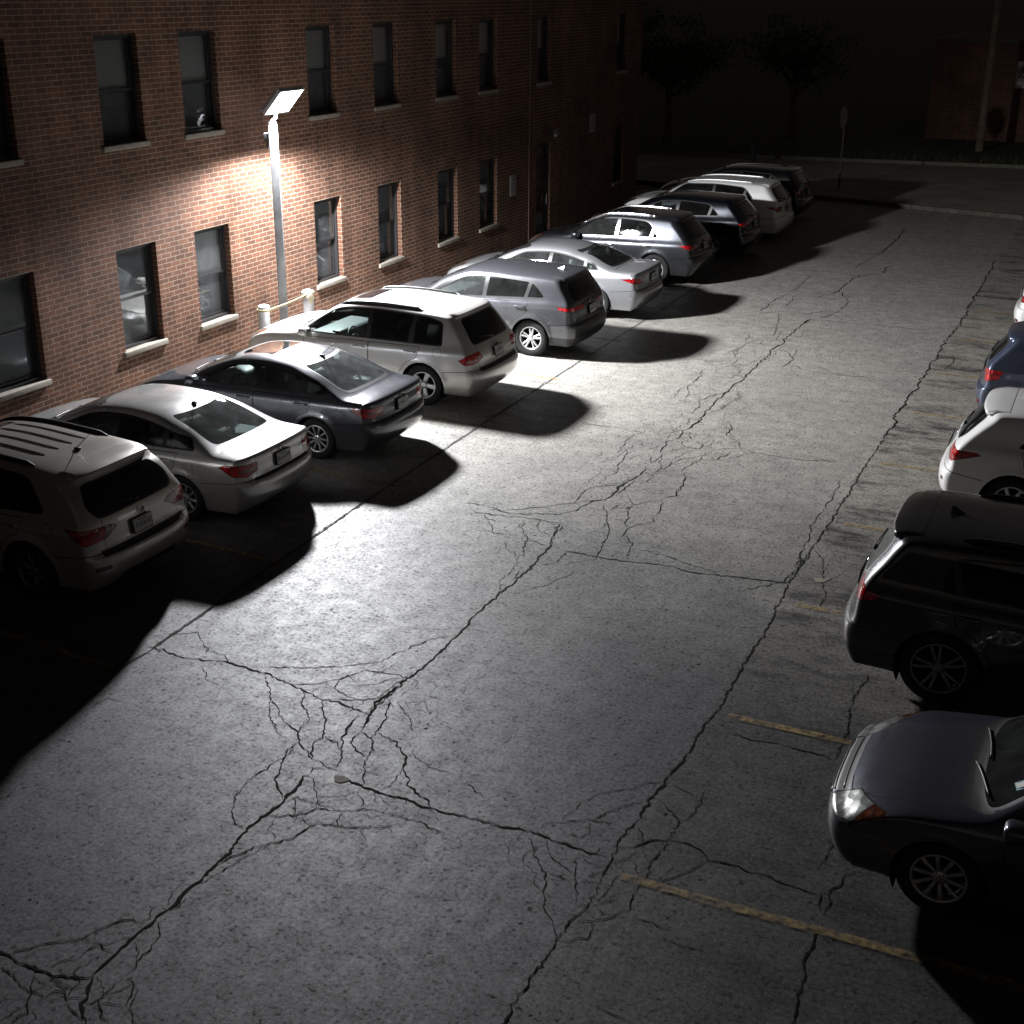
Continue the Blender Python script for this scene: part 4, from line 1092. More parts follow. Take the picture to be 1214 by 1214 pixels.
# the ravelled strip in mid-lane
chart(560, 440, 3.5706, [
 (2.2, [(-40, 560), (0, 562), (60, 570), (115, 590), (165, 608)]), (2.2, [(0, 596), (90, 608), (190, 615), (270, 628), (340, 640), (382, 645)]),
 (1.8, [(60, 590), (190, 585), (300, 575), (380, 563), (430, 560), (480, 548)]), (2.0, [(165, 605), (280, 605), (370, 605), (420, 595), (480, 565), (500, 553), (560, 545), (590, 525)]),
 (3.2, [(480, 552), (520, 550), (560, 545), (590, 520), (610, 505)]), (6.5, [(590, 522), (615, 505), (640, 485), (655, 470)]), (3.0, [(630, 485), (660, 465), (700, 448), (720, 425), (730, 405)]),
 (2.5, [(600, 520), (640, 500), (690, 460)]), (1.5, [(610, 490), (640, 470), (670, 462)]),
 (1.6, [(430, 560), (460, 520), (510, 492), (570, 485), (620, 485)]), (1.5, [(550, 482), (560, 450), (600, 430), (630, 390), (655, 350), (650, 330)]), (1.3, [(620, 345), (655, 305), (680, 270), (735, 255)]),
 (1.0, [(520, 380), (535, 355), (552, 342)]), (1.8, [(440, 215), (500, 225), (580, 237), (650, 250), (720, 262)]), (1.2, [(690, 262), (760, 270), (830, 280)]),
 (4.0, [(800, 345), (815, 320), (822, 298), (850, 290)]),
 (1.6, [(800, 345), (790, 385), (800, 405), (830, 395)]), (1.4, [(730, 405), (760, 430), (800, 420), (850, 420), (890, 428)]),
 (2.2, [(890, 428), (900, 460), (880, 500), (850, 525), (800, 550)]), (1.6, [(800, 550), (740, 555), (680, 565), (665, 540), (655, 520)]), (2.0, [(890, 428), (915, 405), (960, 380), (990, 355), (1020, 335)]),
 (1.6, [(1020, 335), (1080, 330), (1140, 328), (1214, 345), (1290, 362), (1420, 378), (1575, 386)]), (1.4, [(960, 380), (1030, 375), (1080, 350), (1110, 335)]), (1.0, [(1050, 380), (1120, 365), (1210, 345)]),
 (1.6, [(800, 552), (790, 590), (765, 615), (765, 640), (720, 655), (660, 668), (640, 700), (620, 720)]), (1.4, [(680, 568), (650, 590), (655, 620), (640, 640), (660, 665)]),
 (1.4, [(610, 580), (650, 583), (680, 566)]), (1.6, [(560, 560), (568, 600), (570, 640), (585, 665), (570, 690), (555, 730), (545, 760), (530, 785)]), (1.2, [(570, 640), (545, 665)]), (1.2, [(525, 680), (570, 690)]),
 (2.0, [(650, 695), (675, 730), (665, 760), (650, 790)]), (1.4, [(620, 765), (585, 785), (570, 795)]),
 (2.2, [(640, 560), (610, 575), (585, 590)]),
 (4.0, [(390, 762), (440, 768), (500, 780), (560, 793), (640, 803), (700, 812), (780, 818), (850, 830), (920, 850), (1000, 860), (1080, 868), (1150, 876), (1214, 885), (1345, 898)]), (1.4, [(700, 755), (780, 765), (850, 795), (910, 815), (1000, 840), (1040, 860)]),
 (1.6, [(290, 820), (350, 815), (380, 785), (410, 765)]), (1.4, [(390, 820), (450, 808), (520, 800), (530, 785)]), (1.4, [(170, 945), (240, 925), (320, 905), (355, 885), (400, 870), (450, 850)]),
 (1.4, [(215, 640), (215, 690), (230, 710), (215, 750), (220, 790)]), (1.2, [(120, 950), (120, 890), (160, 850), (190, 815), (200, 780)]), (1.0, [(165, 885), (200, 845), (225, 845)]), (1.0, [(75, 640), (90, 685), (140, 690)]), (1.0, [(140, 720), (150, 750), (175, 765), (190, 790)]),
 (1.4, [(290, 630), (270, 655), (290, 680), (340, 695)]), (1.0, [(230, 705), (300, 735), (330, 745)]), (1.0, [(180, 665), (215, 645)]), (1.0, [(50, 605), (60, 625), (110, 640)]),
 (1.5, [(358, 648), (345, 690), (338, 720), (330, 750)]), (1.4, [(360, 650), (382, 655), (380, 680), (350, 680)]),
 (1.4, [(885, 265), (920, 260), (930, 290), (880, 285), (850, 292)]), (1.3, [(880, 285), (910, 320), (960, 330), (980, 310), (950, 300)]), (1.1, [(980, 255), (1010, 270), (1020, 300), (1050, 300), (1070, 325)]), (1.3, [(1090, 240), (1090, 270), (1120, 300), (1140, 328)]), (1.0, [(1010, 330), (1020, 300)]),
 (1.4, [(800, 345), (850, 340), (900, 325)]), (1.2, [(810, 370), (850, 378), (900, 350), (960, 330)]), (1.2, [(760, 430), (820, 400), (860, 380), (930, 365), (1010, 345)]), (1.0, [(730, 470), (790, 420), (830, 395)]),
 (1.0, [(715, 300), (725, 325)]), (1.0, [(770, 350), (740, 370), (760, 390), (790, 370)]), (1.6, [(770, 385), (800, 355)]),
 (1.2, [(890, 225), (910, 210), (920, 230)])])
chart(780, 280, 3.794, [
 (5.0, [(80, 915), (130, 870), (180, 830), (220, 785), (260, 740), (310, 705), (350, 670), (400, 625), (430, 600), (480, 550), (520, 515), (570, 470), (610, 430), (650, 395), (690, 375)]), (9.0, [(655, 392), (680, 375), (720, 378)]),
 (3.4, [(720, 375), (770, 355), (820, 325), (855, 298), (840, 275), (820, 250)]), (4.0, [(770, 262), (810, 250), (840, 220), (880, 190), (905, 178)]), (2.0, [(715, 278), (745, 265)]),
 (3.0, [(660, 155), (740, 158), (830, 165), (900, 180), (960, 172), (1025, 170)]), (3.6, [(1025, 170), (1015, 150), (1040, 130)]), (3.4, [(840, 65), (900, 75), (960, 82), (1000, 75), (1040, 45), (1090, 0), (1110, -40)]), (2.2, [(1000, 82), (1080, 92), (1150, 100), (1230, 98)]),
 (2.6, [(720, 375), (800, 380), (900, 395), (1000, 402), (1100, 412), (1200, 427)]), (3.4, [(465, 338), (505, 300), (550, 275), (585, 258)]), (2.4, [(570, 315), (595, 290), (610, 272), (645, 265)]), (1.6, [(600, 250), (640, 220), (680, 175)]),
 (2.4, [(640, 345), (660, 355), (700, 345), (770, 335)]), (2.4, [(610, 348), (640, 345)]), (1.8, [(380, 340), (430, 340), (480, 345), (560, 340), (610, 345)]), (1.6, [(540, 345), (545, 390), (520, 430), (520, 455)]),
 (1.8, [(130, 725), (140, 680), (180, 640), (200, 600), (230, 598)]), (1.4, [(75, 730), (90, 690), (120, 670)]), (2.2, [(205, 565), (250, 580), (300, 590), (380, 575), (430, 565), (470, 545)]), (1.6, [(175, 553), (240, 560), (320, 565)]), (1.4, [(310, 530), (350, 510), (400, 480), (460, 465), (520, 455)]), (1.3, [(320, 550), (345, 545), (350, 515)]), (1.2, [(400, 475), (410, 440)]), (1.4, [(470, 470), (460, 485), (500, 490), (540, 500)]), (1.4, [(520, 455), (540, 475), (570, 490)]),
 (2.4, [(560, 590), (590, 575), (605, 560), (590, 530), (560, 515), (530, 510)]), (1.8, [(600, 545), (625, 510), (600, 500), (570, 500)]), (1.4, [(515, 605), (570, 597)]), (2.4, [(590, 575), (650, 600), (720, 618), (810, 625), (880, 632), (970, 640)]), (1.4, [(700, 580), (760, 600), (810, 622)]), (1.4, [(970, 640), (1060, 650), (1150, 655)]),
 (2.0, [(350, 672), (368, 720), (355, 745), (330, 745)]), (1.8, [(330, 755), (280, 780), (240, 790)]), (1.8, [(130, 805), (160, 780), (185, 760), (190, 735), (240, 715), (300, 705)]), (1.6, [(110, 840), (135, 835), (140, 815)]), (1.4, [(50, 880), (100, 850)]), (2.4, [(370, 600), (370, 620), (400, 625)]), (2.0, [(330, 645), (350, 625), (375, 640)]), (1.3, [(320, 830), (335, 860), (325, 890), (350, 910)]), (1.2, [(130, 880), (150, 890), (160, 910)]), (1.4, [(880, 582), (895, 570)]), (2.4, [(450, 245), (460, 235)])])
# bottom-left corner
chart(0, 1000, 4.669, [
 (4.0, [(-80, 590), (0, 605), (40, 625), (110, 665), (160, 685), (230, 710), (300, 725), (400, 745), (480, 745), (515, 735)]), (3.6, [(515, 735), (545, 700), (600, 650), (650, 605), (700, 560), (750, 520), (800, 475), (860, 425), (910, 375), (960, 340), (1020, 285), (1062, 252)]),
 (4.5, [(515, 740), (490, 800), (470, 860), (460, 930), (490, 970), (480, 1060)]), (1.9, [(40, 615), (90, 590), (170, 573), (250, 550), (300, 543), (370, 530), (450, 525), (500, 490), (560, 465), (620, 445), (690, 430), (760, 438), (810, 435)]),
 (1.0, [(140, 645), (200, 605), (260, 570), (300, 545)]), (1.4, [(275, 685), (340, 660), (380, 645), (430, 645), (480, 600), (530, 570), (600, 550), (680, 530), (740, 520)]), (1.1, [(455, 530), (510, 545), (550, 565), (600, 595), (625, 610)]),
 (1.2, [(915, 350), (945, 310), (970, 265), (1030, 210)]), (1.4, [(900, 390), (960, 355), (1000, 330), (1030, 300)]), (1.0, [(780, 440), (830, 420), (860, 365), (910, 345)]),
 (1.2, [(870, 440), (875, 490), (865, 545), (820, 605), (760, 655), (730, 700), (700, 740)]), (1.0, [(750, 545), (765, 600), (755, 650)]), (1.3, [(700, 740), (725, 780), (720, 840), (690, 900)]), (1.1, [(690, 745), (620, 795), (545, 850)]), (1.4, [(690, 905), (720, 930), (740, 980), (745, 1040)]), (1.0, [(550, 860), (600, 885), (680, 905)]), (1.3, [(545, 855), (560, 920), (560, 960), (610, 990)]),
 (1.8, [(20, 680), (60, 740), (110, 790), (160, 820), (200, 830), (240, 860)]), (1.6, [(190, 730), (180, 790), (175, 830), (155, 885), (145, 930), (110, 960), (60, 1000)]), (1.3, [(160, 888), (210, 875), (260, 845), (300, 822), (350, 825), (365, 860), (400, 855), (470, 855)]), (1.3, [(365, 870), (390, 910), (430, 945), (465, 975)]), (1.0, [(240, 860), (300, 880), (360, 870)]),
 (1.0, [(45, 495), (130, 480), (200, 465), (300, 455)]), (.9, [(320, 480), (345, 520)]), (1.4, [(300, 770), (380, 790), (470, 800)]), (1.2, [(250, 740), (330, 765), (400, 800)]),
 (1.0, [(1040, 320), (1130, 290), (1214, 255)]), (1.0, [(1120, 210), (1214, 200)])])
# right-hand joint and the bays
chart(580, 900, 2.529, [
 (3.2, [(-60, 950), (40, 790), (100, 700), (160, 610), (200, 550)]), (1.8, [(200, 550), (250, 490), (290, 440), (330, 370), (360, 310), (385, 255), (410, 215), (445, 180)]), (4.5, [(445, 182), (480, 125), (520, 75), (560, 25), (590, -15)]), (3.0, [(590, -15), (640, -90), (690, -160), (760, -275), (820, -370), (898, -526)]),
 (1.6, [(130, 212), (190, 195), (250, 188), (310, 185), (360, 195)]), (1.6, [(310, 185), (350, 160), (400, 140), (460, 128)]), (1.1, [(210, 190), (270, 135), (330, 105), (400, 92), (480, 70), (530, 65)]), (3.0, [(0, 198), (60, 203), (125, 215), (190, 240), (250, 265), (300, 280), (355, 292)]),
 (1.1, [(125, 235), (135, 290), (170, 340), (160, 400), (170, 460), (190, 510), (195, 550)]), (1.0, [(180, 240), (185, 290), (230, 330), (255, 350)]), (1.2, [(265, 290), (255, 340), (260, 390), (260, 430)]), (1.0, [(300, 190), (300, 220), (270, 230), (215, 225)]), (1.0, [(330, 300), (300, 310), (280, 290)]), (1.0, [(260, 430), (300, 440)]), (.9, [(170, 340), (230, 360), (255, 360)]), (1.0, [(305, 320), (350, 320)]), (1.0, [(290, 365), (340, 370)]),
 (1.3, [(520, 130), (550, 160), (565, 190), (545, 230), (530, 245)]), (1.2, [(645, 85), (635, 130), (605, 170), (570, 190)]), (1.0, [(545, 70), (590, 95), (625, 120)]), (1.8, [(385, 262), (430, 262), (480, 245), (535, 242), (590, 255), (635, 280), (650, 305)]), (1.2, [(460, 250), (460, 220), (445, 205)]), (2.6, [(650, 305), (700, 315), (770, 335), (830, 352), (880, 378), (940, 395), (990, 405)]), (1.6, [(650, 308), (610, 330), (550, 355), (500, 375), (455, 382)]),
 (1.6, [(530, 245), (510, 275), (480, 320), (465, 350), (450, 380), (440, 410), (420, 445), (370, 475), (310, 485), (260, 490)]), (1.2, [(430, 270), (420, 300), (370, 315)]), (1.2, [(430, 475), (490, 492), (560, 520)]), (1.0, [(515, 540), (580, 555), (645, 575)]), (1.2, [(310, 488), (300, 530), (250, 545), (205, 548)]), (1.0, [(330, 450), (370, 470)]), (1.2, [(300, 440), (360, 420), (380, 400)]), (1.0, [(400, 320), (405, 340), (380, 360)]),
 (2.4, [(1110, 335), (1065, 345), (1050, 370), (1030, 395), (1025, 430), (1000, 470)]), (1.4, [(1025, 395), (985, 405), (980, 445), (1000, 465)]), (3.4, [(985, 500), (970, 560), (945, 600), (942, 660), (925, 720), (915, 794), (905, 850)]), (1.3, [(990, 320), (1010, 290), (1025, 240)]), (1.0, [(300, 735), (360, 765), (430, 790)])])
chart(0, 0, 1, [
 (3.0, [(935, 692), (985, 618), (1030, 545), (1048, 520)]), (5.5, [(1048, 520), (1062, 490), (1075, 475), (1080, 465)]), (3.6, [(1080, 470), (1100, 438), (1112, 418), (1135, 388)]), (5.0, [(1135, 388), (1158, 348), (1172, 325), (1180, 308)]),
 (2.2, [(1030, 800), (1012, 830), (1003, 870), (990, 900)]), (2.4, [(862, 870), (925, 884), (975, 895), (990, 902)]), (2.0, [(965, 652), (977, 668), (975, 690), (980, 705), (972, 720)]), (1.6, [(975, 690), (990, 684), (1000, 680)]), (1.6, [(880, 700), (930, 690), (960, 655)]), (1.2, [(1000, 565), (960, 630), (935, 690)]),
 (1.4, [(1120, 440), (1130, 425), (1138, 432)]), (1.2, [(1125, 415), (1150, 412), (1180, 414)]), (2.0, [(1010, 320), (1045, 300), (1075, 272)]), (2.0, [(1130, 302), (1170, 303), (1200, 300)])])
def alligator(cx, cy, rx, ry, size, w, seed, keep=.9, an=1.0):
    w = w*.70
    """net of cracks: Voronoi edges of jittered seeds in an ellipse on the ground"""
    r = random.Random(seed); c = at(cx, cy)
    n = int(3.2*rx*ry/(size*size)*1.6); pts = []
    for i in range(n*6):
        u, v = r.uniform(-1.3, 1.3), r.uniform(-1.3, 1.3)
        p = Vector((u*rx, v*ry/an))
        if all((p-q).length > size*(.55+.5*abs(math.sin(i*1.7))) for q in pts): pts.append(p)
        if len(pts) > n*2: break
    if len(pts) < 6: return
    vs, es, fs, *_ = delaunay_2d_cdt(pts, [], [], 0, 1e-5)
    cc = []; adj = {}
    for k, f in enumerate(fs):
        a, b, d = (vs[i] for i in f[:3])
        D = 2*(a.x*(b.y-d.y)+b.x*(d.y-a.y)+d.x*(a.y-b.y))
        if abs(D) < 1e-9: cc.append((a+b+d)/3)
        else:
            ux = (a.length_squared*(b.y-d.y)+b.length_squared*(d.y-a.y)+d.length_squared*(a.y-b.y))/D
            uy = (a.length_squared*(d.x-b.x)+b.length_squared*(a.x-d.x)+d.length_squared*(b.x-a.x))/D
            g = (a+b+d)/3; q = Vector((ux, uy)); cc.append(g+(q-g)*min(1, size/max((q-g).length, 1e-6)))
        for i in range(3): adj.setdefault(tuple(sorted((f[i], f[(i+1) % 3]))), []).append(k)
    for e, k in adj.items():
        if len(k) != 2: continue
        p, q = cc[k[0]], cc[k[1]]; m = (p+q)/2
        ed = math.hypot(m.x/rx, m.y*an/ry)
        if r.random() > min(1, keep+.08)*min(1, max(0, (1.22-ed)*3.2)): continue
        P3 = [Vector((c.x+t.x, c.y+t.y*an, 0)) for t in (p, q)]
        ribbon(jag(P3, .03, .014), w*r.uniform(.3, 1.2)*min(1, 1.5-ed*.8), 1, .0032, taper=False, var=.6)
alligator(470, 815, .7, .55, .16, .006, 3, .45, 1.2)
alligator(450, 965, 1.0, .38, .17, .006, 4, .55, 1.0)
alligator(620, 640, .8, .8, .24, .006, 5, .45, 1.4)
alligator(765, 545, .7, 1.8, .26, .008, 7, .45, 1.8)
alligator(830, 490, .7, 1.8, .30, .008, 8, .45, 1.9)
alligator(900, 420, .9, 2.4, .36, .009, 9, .35, 2.0)
alligator(700, 1030, .7, .6, .16, .006, 10, .4, 1.1)
alligator(90, 1190, .5, .40, .18, .010, 12, .6, 1.1)
for (x, y, r) in ((404, 924, .055), (972, 688, .06)):
    c = at(x, y); pts = [(c.x+r*1.3*math.cos(a)*(1+.25*math.sin(3*a)), c.y+r*math.sin(a), .0045) for a in np.linspace(0, 6.28, 15)[:-1]]
    lot.add(pts, [tuple(range(len(pts)))], 3)
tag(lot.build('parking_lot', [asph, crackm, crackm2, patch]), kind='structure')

# painted bay lines, worn
def line_material():
    m, nt, b = mat('worn_yellow_paint'); N = nt.nodes; L = nt.links
    tc = N.new('ShaderNodeTexCoord')
    n = N.new('ShaderNodeTexNoise'); n.inputs['Scale'].default_value = 9; n.inputs['Detail'].default_value = 9; n.inputs['Roughness'].default_value = .75
    L.new(tc.outputs['Object'], n.inputs['Vector'])
    r = N.new('ShaderNodeMapRange'); r.inputs[1].default_value = .40; r.inputs[2].default_value = .62; r.inputs[3].default_value = .0; r.inputs[4].default_value = .85
    L.new(n.outputs['Fac'], r.inputs[0])
    b.inputs['Base Color'].default_value = (.37, .245, .085, 1); b.inputs['Roughness'].default_value = .7
    t = N.new('ShaderNodeBsdfTransparent'); mx = N.new('ShaderNodeMixShader')
    L.new(r.outputs[0], mx.inputs[0]); L.new(t.outputs[0], mx.inputs[1]); L.new(b.outputs[0], mx.inputs[2])
    L.new(mx.outputs[0], nt.nodes['Material Output'].inputs['Surface'])
    return m
ylm = line_material()
def bay_line(x0, x1, y, dy=0.0, w=.095):
    mb = MB(); k = 24
    vs = []
    for i in range(k+1):
        t = i/k; x = x0+(x1-x0)*t
        vs += [(x, y+dy*t-w/2+crng.uniform(-.006, .006), .008), (x, y+dy*t+w/2+crng.uniform(-.006, .006), .008)]
    mb.add(vs, [(2*i, 2*i+2, 2*i+3, 2*i+1) for i in range(k)])
    tag(mb.build('bay_line', ylm), kind='structure')
for y in (8.29, 11.08, 13.83, 16.55, 19.2, 22.0, 24.7, 27.5, 30.3):
    bay_line(7.42 if y > 9 else 7.36, 12.6, y, .06)
for y in (9.35, 12.33, 15.27, 18.28, 21.32, 24.4, 27.5, 30.6):
    bay_line(1.38, -3.9, y-.06, .42)

# ------------------------------------------------------------------ brick building
WX = -4.797
def brick_material(name, ax):
    m, nt, b = mat(name); N = nt.nodes; L = nt.links
    tc = N.new('ShaderNodeTexCoord'); sp = N.new('ShaderNodeSeparateXYZ'); L.new(tc.outputs['Object'], sp.inputs[0])
    cb = N.new('ShaderNodeCombineXYZ'); L.new(sp.outputs[ax], cb.inputs[0]); L.new(sp.outputs['Z'], cb.inputs[1])
    wob = N.new('ShaderNodeTexNoise'); wob.inputs['Scale'].default_value = 3.0; L.new(cb.outputs[0], wob.inputs['Vector'])
    wm = N.new('ShaderNodeVectorMath'); wm.operation = 'MULTIPLY_ADD'; wm.inputs[1].default_value = (.012, .012, 0); L.new(wob.outputs['Color'], wm.inputs[0]); L.new(cb.outputs[0], wm.inputs[2])
    br = N.new('ShaderNodeTexBrick'); L.new(wm.outputs[0], br.inputs['Vector'])
    br.inputs['Scale'].default_value = 1; br.inputs['Brick Width'].default_value = .25; br.inputs['Row Height'].default_value = .0845
    br.inputs['Mortar Size'].default_value = .0082; br.inputs['Mortar Smooth'].default_value = .25; br.inputs['Bias'].default_value = -.1
    br.inputs['Color1'].default_value = (.142, .062, .036, 1); br.inputs['Color2'].default_value = (.078, .037, .025, 1); br.inputs['Mortar'].default_value = (.25, .19, .145, 1)
    n1 = N.new('ShaderNodeTexNoise'); n1.inputs['Scale'].default_value = .8; n1.inputs['Detail'].default_value = 6; L.new(cb.outputs[0], n1.inputs['Vector'])
    n2 = N.new('ShaderNodeTexNoise'); n2.inputs['Scale'].default_value = 45; n2.inputs['Detail'].default_value = 4; L.new(cb.outputs[0], n2.inputs['Vector'])
    c = br.outputs['Color']
    sm_ = N.new('ShaderNodeMapping'); sm_.inputs['Scale'].default_value = (2.2, .16, 1); L.new(cb.outputs[0], sm_.inputs[0])
    n3 = N.new('ShaderNodeTexNoise'); n3.inputs['Scale'].default_value = 1.6; n3.inputs['Detail'].default_value = 7; L.new(sm_.outputs[0], n3.inputs['Vector'])
    for n, lo, hi in ((n1, .66, 1.22), (n2, .68, 1.28), (n3, .74, 1.14)):
        r = N.new('ShaderNodeMapRange'); r.inputs[1].default_value = .3; r.inputs[2].default_value = .7; r.inputs[3].default_value = lo; r.inputs[4].default_value = hi
        L.new(n.outputs['Fac'], r.inputs[0])
        x = N.new('ShaderNodeMix'); x.data_type = 'RGBA'; x.blend_type = 'MULTIPLY'; x.inputs[0].default_value = 1
        L.new(c, x.inputs['A']); L.new(r.outputs[0], x.inputs['B']); c = x.outputs['Result']
    L.new(c, b.inputs['Base Color']); b.inputs['Roughness'].default_value = .85; b.inputs['Specular IOR Level'].default_value = .25
    ma = N.new('ShaderNodeMath'); ma.operation = 'MULTIPLY_ADD'; ma.inputs[1].default_value = .25; L.new(n2.outputs['Fac'], ma.inputs[0])
    iv = N.new('ShaderNodeMath'); iv.operation = 'SUBTRACT'; iv.inputs[0].default_value = 1; L.new(br.outputs['Fac'], iv.inputs[1]); L.new(iv.outputs[0], ma.inputs[2])
    bp = N.new('ShaderNodeBump'); bp.inputs['Strength'].default_value = .7; bp.inputs['Distance'].default_value = .008; L.new(ma.outputs[0], bp.inputs['Height']); L.new(bp.outputs[0], b.inputs['Normal'])
    return m
brickY = brick_material('red_brick', 'Y'); brickX = brick_material('red_brick_return', 'X')
stone = simple('sill_limestone', (.25, .225, .19), .8, noise=.25, nscale=9, bump=.15, bscale=60)
frame_m = simple('bronze_frame', (.018, .017, .018), .45)
paneM = glass('window_pane', (.80, .81, .83), 1.0, .015, dust=.045)
blind_m, _nt, _b = mat('window_blind')
_b.inputs['Roughness'].default_value = .8
_tc = _nt.nodes.new('ShaderNodeTexCoord'); _w = _nt.nodes.new('ShaderNodeTexWave'); _w.bands_direction = 'Z'; _w.inputs['Scale'].default_value = 6.2
_nt.links.new(_tc.outputs['Object'], _w.inputs['Vector'])
_r = _nt.nodes.new('ShaderNodeValToRGB'); _r.color_ramp.elements[0].color = (.58, .59, .57, 1); _r.color_ramp.elements[1].color = (.70, .71, .69, 1)
_nt.links.new(_w.outputs['Fac'], _r.inputs[0]); _nt.links.new(_r.outputs[0], _b.inputs['Base Color'])
shade_m = simple('roller_shade', (.34, .36, .36), .9, noise=.25, nscale=1.5)
drape_m = simple('dark_drape', (.16, .17, .20), .9, noise=.3, nscale=3)
roomm = simple('dark_room', (.02, .02, .02), .9)
roofm = simple('flat_roof', (.06, .06, .06), .9)

bld = empty('brick_building', (WX, 18, 0)); BO = Vector((WX, 18, 0))
tag(bld, 'long red brick building with two rows of dark sash windows', 'building')
Y0, Y1, HT, DP = -6.0, 42.26, 8.6, 12.0
win = []      # (y0, y1, z0, z1)
ZU = (4.18, 5.855); ZL = (.82, 2.52); WW = 1.01
for y in (7.7, 10.9, 14.13, 16.99, 19.06, 22.94, 25.48, 28.28, 30.53, 34.04, 40.03):
    w = .86 if y > 31 else WW
    win.append((y-(2.83 if False else 0), y+w, *ZU, 'u', y))
for y in (7.7, 10.9, 14.13, 16.99, 19.06, 22.94, 25.48, 28.28, 30.53, 40.03):
    win.append((y, y+(.86 if y > 31 else WW), *ZL, 'l', y))
# the calibration gives the left jamb of each opening
door = (34.04, 35.02, 0.0, 2.56)
ops = [(a, b, c, d) for a, b, c, d, *_ in win]+[door]
ys = sorted(set([Y0, Y1]+[v for o in ops for v in o[:2]])); zs = sorted(set([0, HT]+[v for o in ops for v in o[2:4]]))
wl_ = MB(); RV = .13
q = lambda x, y, z: (x-BO.x, y-BO.y, z)
for i in range(len(ys)-1):
    for j in range(len(zs)-1):
        ym, zm = (ys[i]+ys[i+1])/2, (zs[j]+zs[j+1])/2
        if any(o[0] < ym < o[1] and o[2] < zm < o[3] for o in ops): continue
        wl_.add([q(WX, ys[i], zs[j]), q(WX, ys[i+1], zs[j]), q(WX, ys[i+1], zs[j+1]), q(WX, ys[i], zs[j+1])], [(0, 1, 2, 3)])
for a, b, c, d in ops:
    x0, x1 = WX, WX-RV-.10
    wl_.add([q(x0, a, c), q(x1, a, c), q(x1, a, d), q(x0, a, d)], [(0, 1, 2, 3)], 1)
    wl_.add([q(x0, b, c), q(x0, b, d), q(x1, b, d), q(x1, b, c)], [(0, 1, 2, 3)], 1)
    wl_.add([q(x0, a, d), q(x1, a, d), q(x1, b, d), q(x0, b, d)], [(0, 1, 2, 3)], 1)
    wl_.add([q(x0, a, c), q(x0, b, c), q(x1, b, c), q(x1, a, c)], [(0, 1, 2, 3)], 1)
wl_.add([q(WX, Y1, 0), q(WX-DP, Y1, 0), q(WX-DP, Y1, HT), q(WX, Y1, HT)], [(0, 1, 2, 3)], 1)
wl_.add([q(WX, Y0, 0), q(WX, Y0, HT), q(WX-DP, Y0, HT), q(WX-DP, Y0, 0)], [(0, 1, 2, 3)], 1)
wl_.add([q(WX-DP, Y0, 0), q(WX-DP, Y0, HT), q(WX-DP, Y1, HT), q(WX-DP, Y1, 0)], [(0, 1, 2, 3)], 0)
wl_.build('wall', [brickY, brickX], bld)
mb = MB(); mb.box(q(WX-DP-.05, Y0-.05, HT+.003), q(WX+.06, Y1+.05, HT+.12)); mb.build('parapet_coping', stone, bld)
mb = MB(); mb.add([q(WX-DP, Y0, HT-.3), q(WX, Y0, HT-.3), q(WX, Y1, HT-.3), q(WX-DP, Y1, HT-.3)], [(0, 1, 2, 3)]); mb.build('roof', roofm, bld)
mb = MB(); mb.box(q(WX+.002, 33.53, .0), q(WX+.022, 33.565, HT-.01)); mb.build('expansion_joint', simple('joint_sealant', (.16, .09, .07), .8), bld)
wr = random.Random(3)
for (a, b, c, d, row, y) in win:
    w = empty('window', q(WX, (a+b)/2, c)); w.parent = bld
    hw_ = (b-a)/2; h = d-c; xo = -.10
    mb = MB(); t = .055
    for (u0, u1, v0, v1) in ((-hw_, -hw_+t, 0, h), (hw_-t, hw_, 0, h), (-hw_+t, hw_-t, h-t, h), (-hw_+t, hw_-t, 0, t)):
        mb.box((xo-.09, u0+.003, v0+.003), (xo, u1-.003, v1-.003))
    mid = h*.49; s = .04
    for (xa, z0, z1) in ((xo-.035, mid-.02, h-t), (xo-.07, t, mid+.02)):
        for (u0, u1, v0, v1) in ((-hw_+t, -hw_+t+s, z0, z1), (hw_-t-s, hw_-t, z0, z1), (-hw_+t+s, hw_-t-s, z1-s, z1), (-hw_+t+s, hw_-t-s, z0, z0+s)):
            mb.box((xa-.03, u0, v0), (xa, u1, v1))
    mb.build('frame', frame_m, w)
    for (xa, z0, z1) in ((xo-.05, mid-.02+s, h-t-s), (xo-.085, t+s, mid+.02-s)):
        mb = MB(); tl = wr.uniform(-.002, .002)
        mb.add([(xa, -hw_+t+s, z0), (xa+tl, hw_-t-s, z0), (xa+tl, hw_-t-s, z1), (xa, -hw_+t+s, z1)], [(0, 1, 2, 3)]); mb.build('pane', paneM, w)
    mb = MB(); bl = mid*wr.uniform(.93, 1.06) if row == 'u' else h*wr.choice((.62, .8, .5, .02, .7))
    mb.add([(xo-.14, -hw_+.02, bl), (xo-.14, hw_-.02, bl), (xo-.14, hw_-.02, h-.02), (xo-.14, -hw_+.02, h-.02)], [(0, 1, 2, 3)]); mb.build('blind', blind_m if row == 'u' else shade_m, w)
    mb = MB()
    mb.add([(xo-.2, -hw_+.02, .02), (xo-.2, hw_-.02, .02), (xo-.2, hw_-.02, h-.02), (xo-.2, -hw_+.02, h-.02)], [(0, 1, 2, 3)]); mb.build('drape', drape_m, w)
    mb = MB(); mb.box((-.11, -hw_-.05, -.085), (.045, hw_+.05, .0025), bev=.008); mb.build('sill', stone, w)
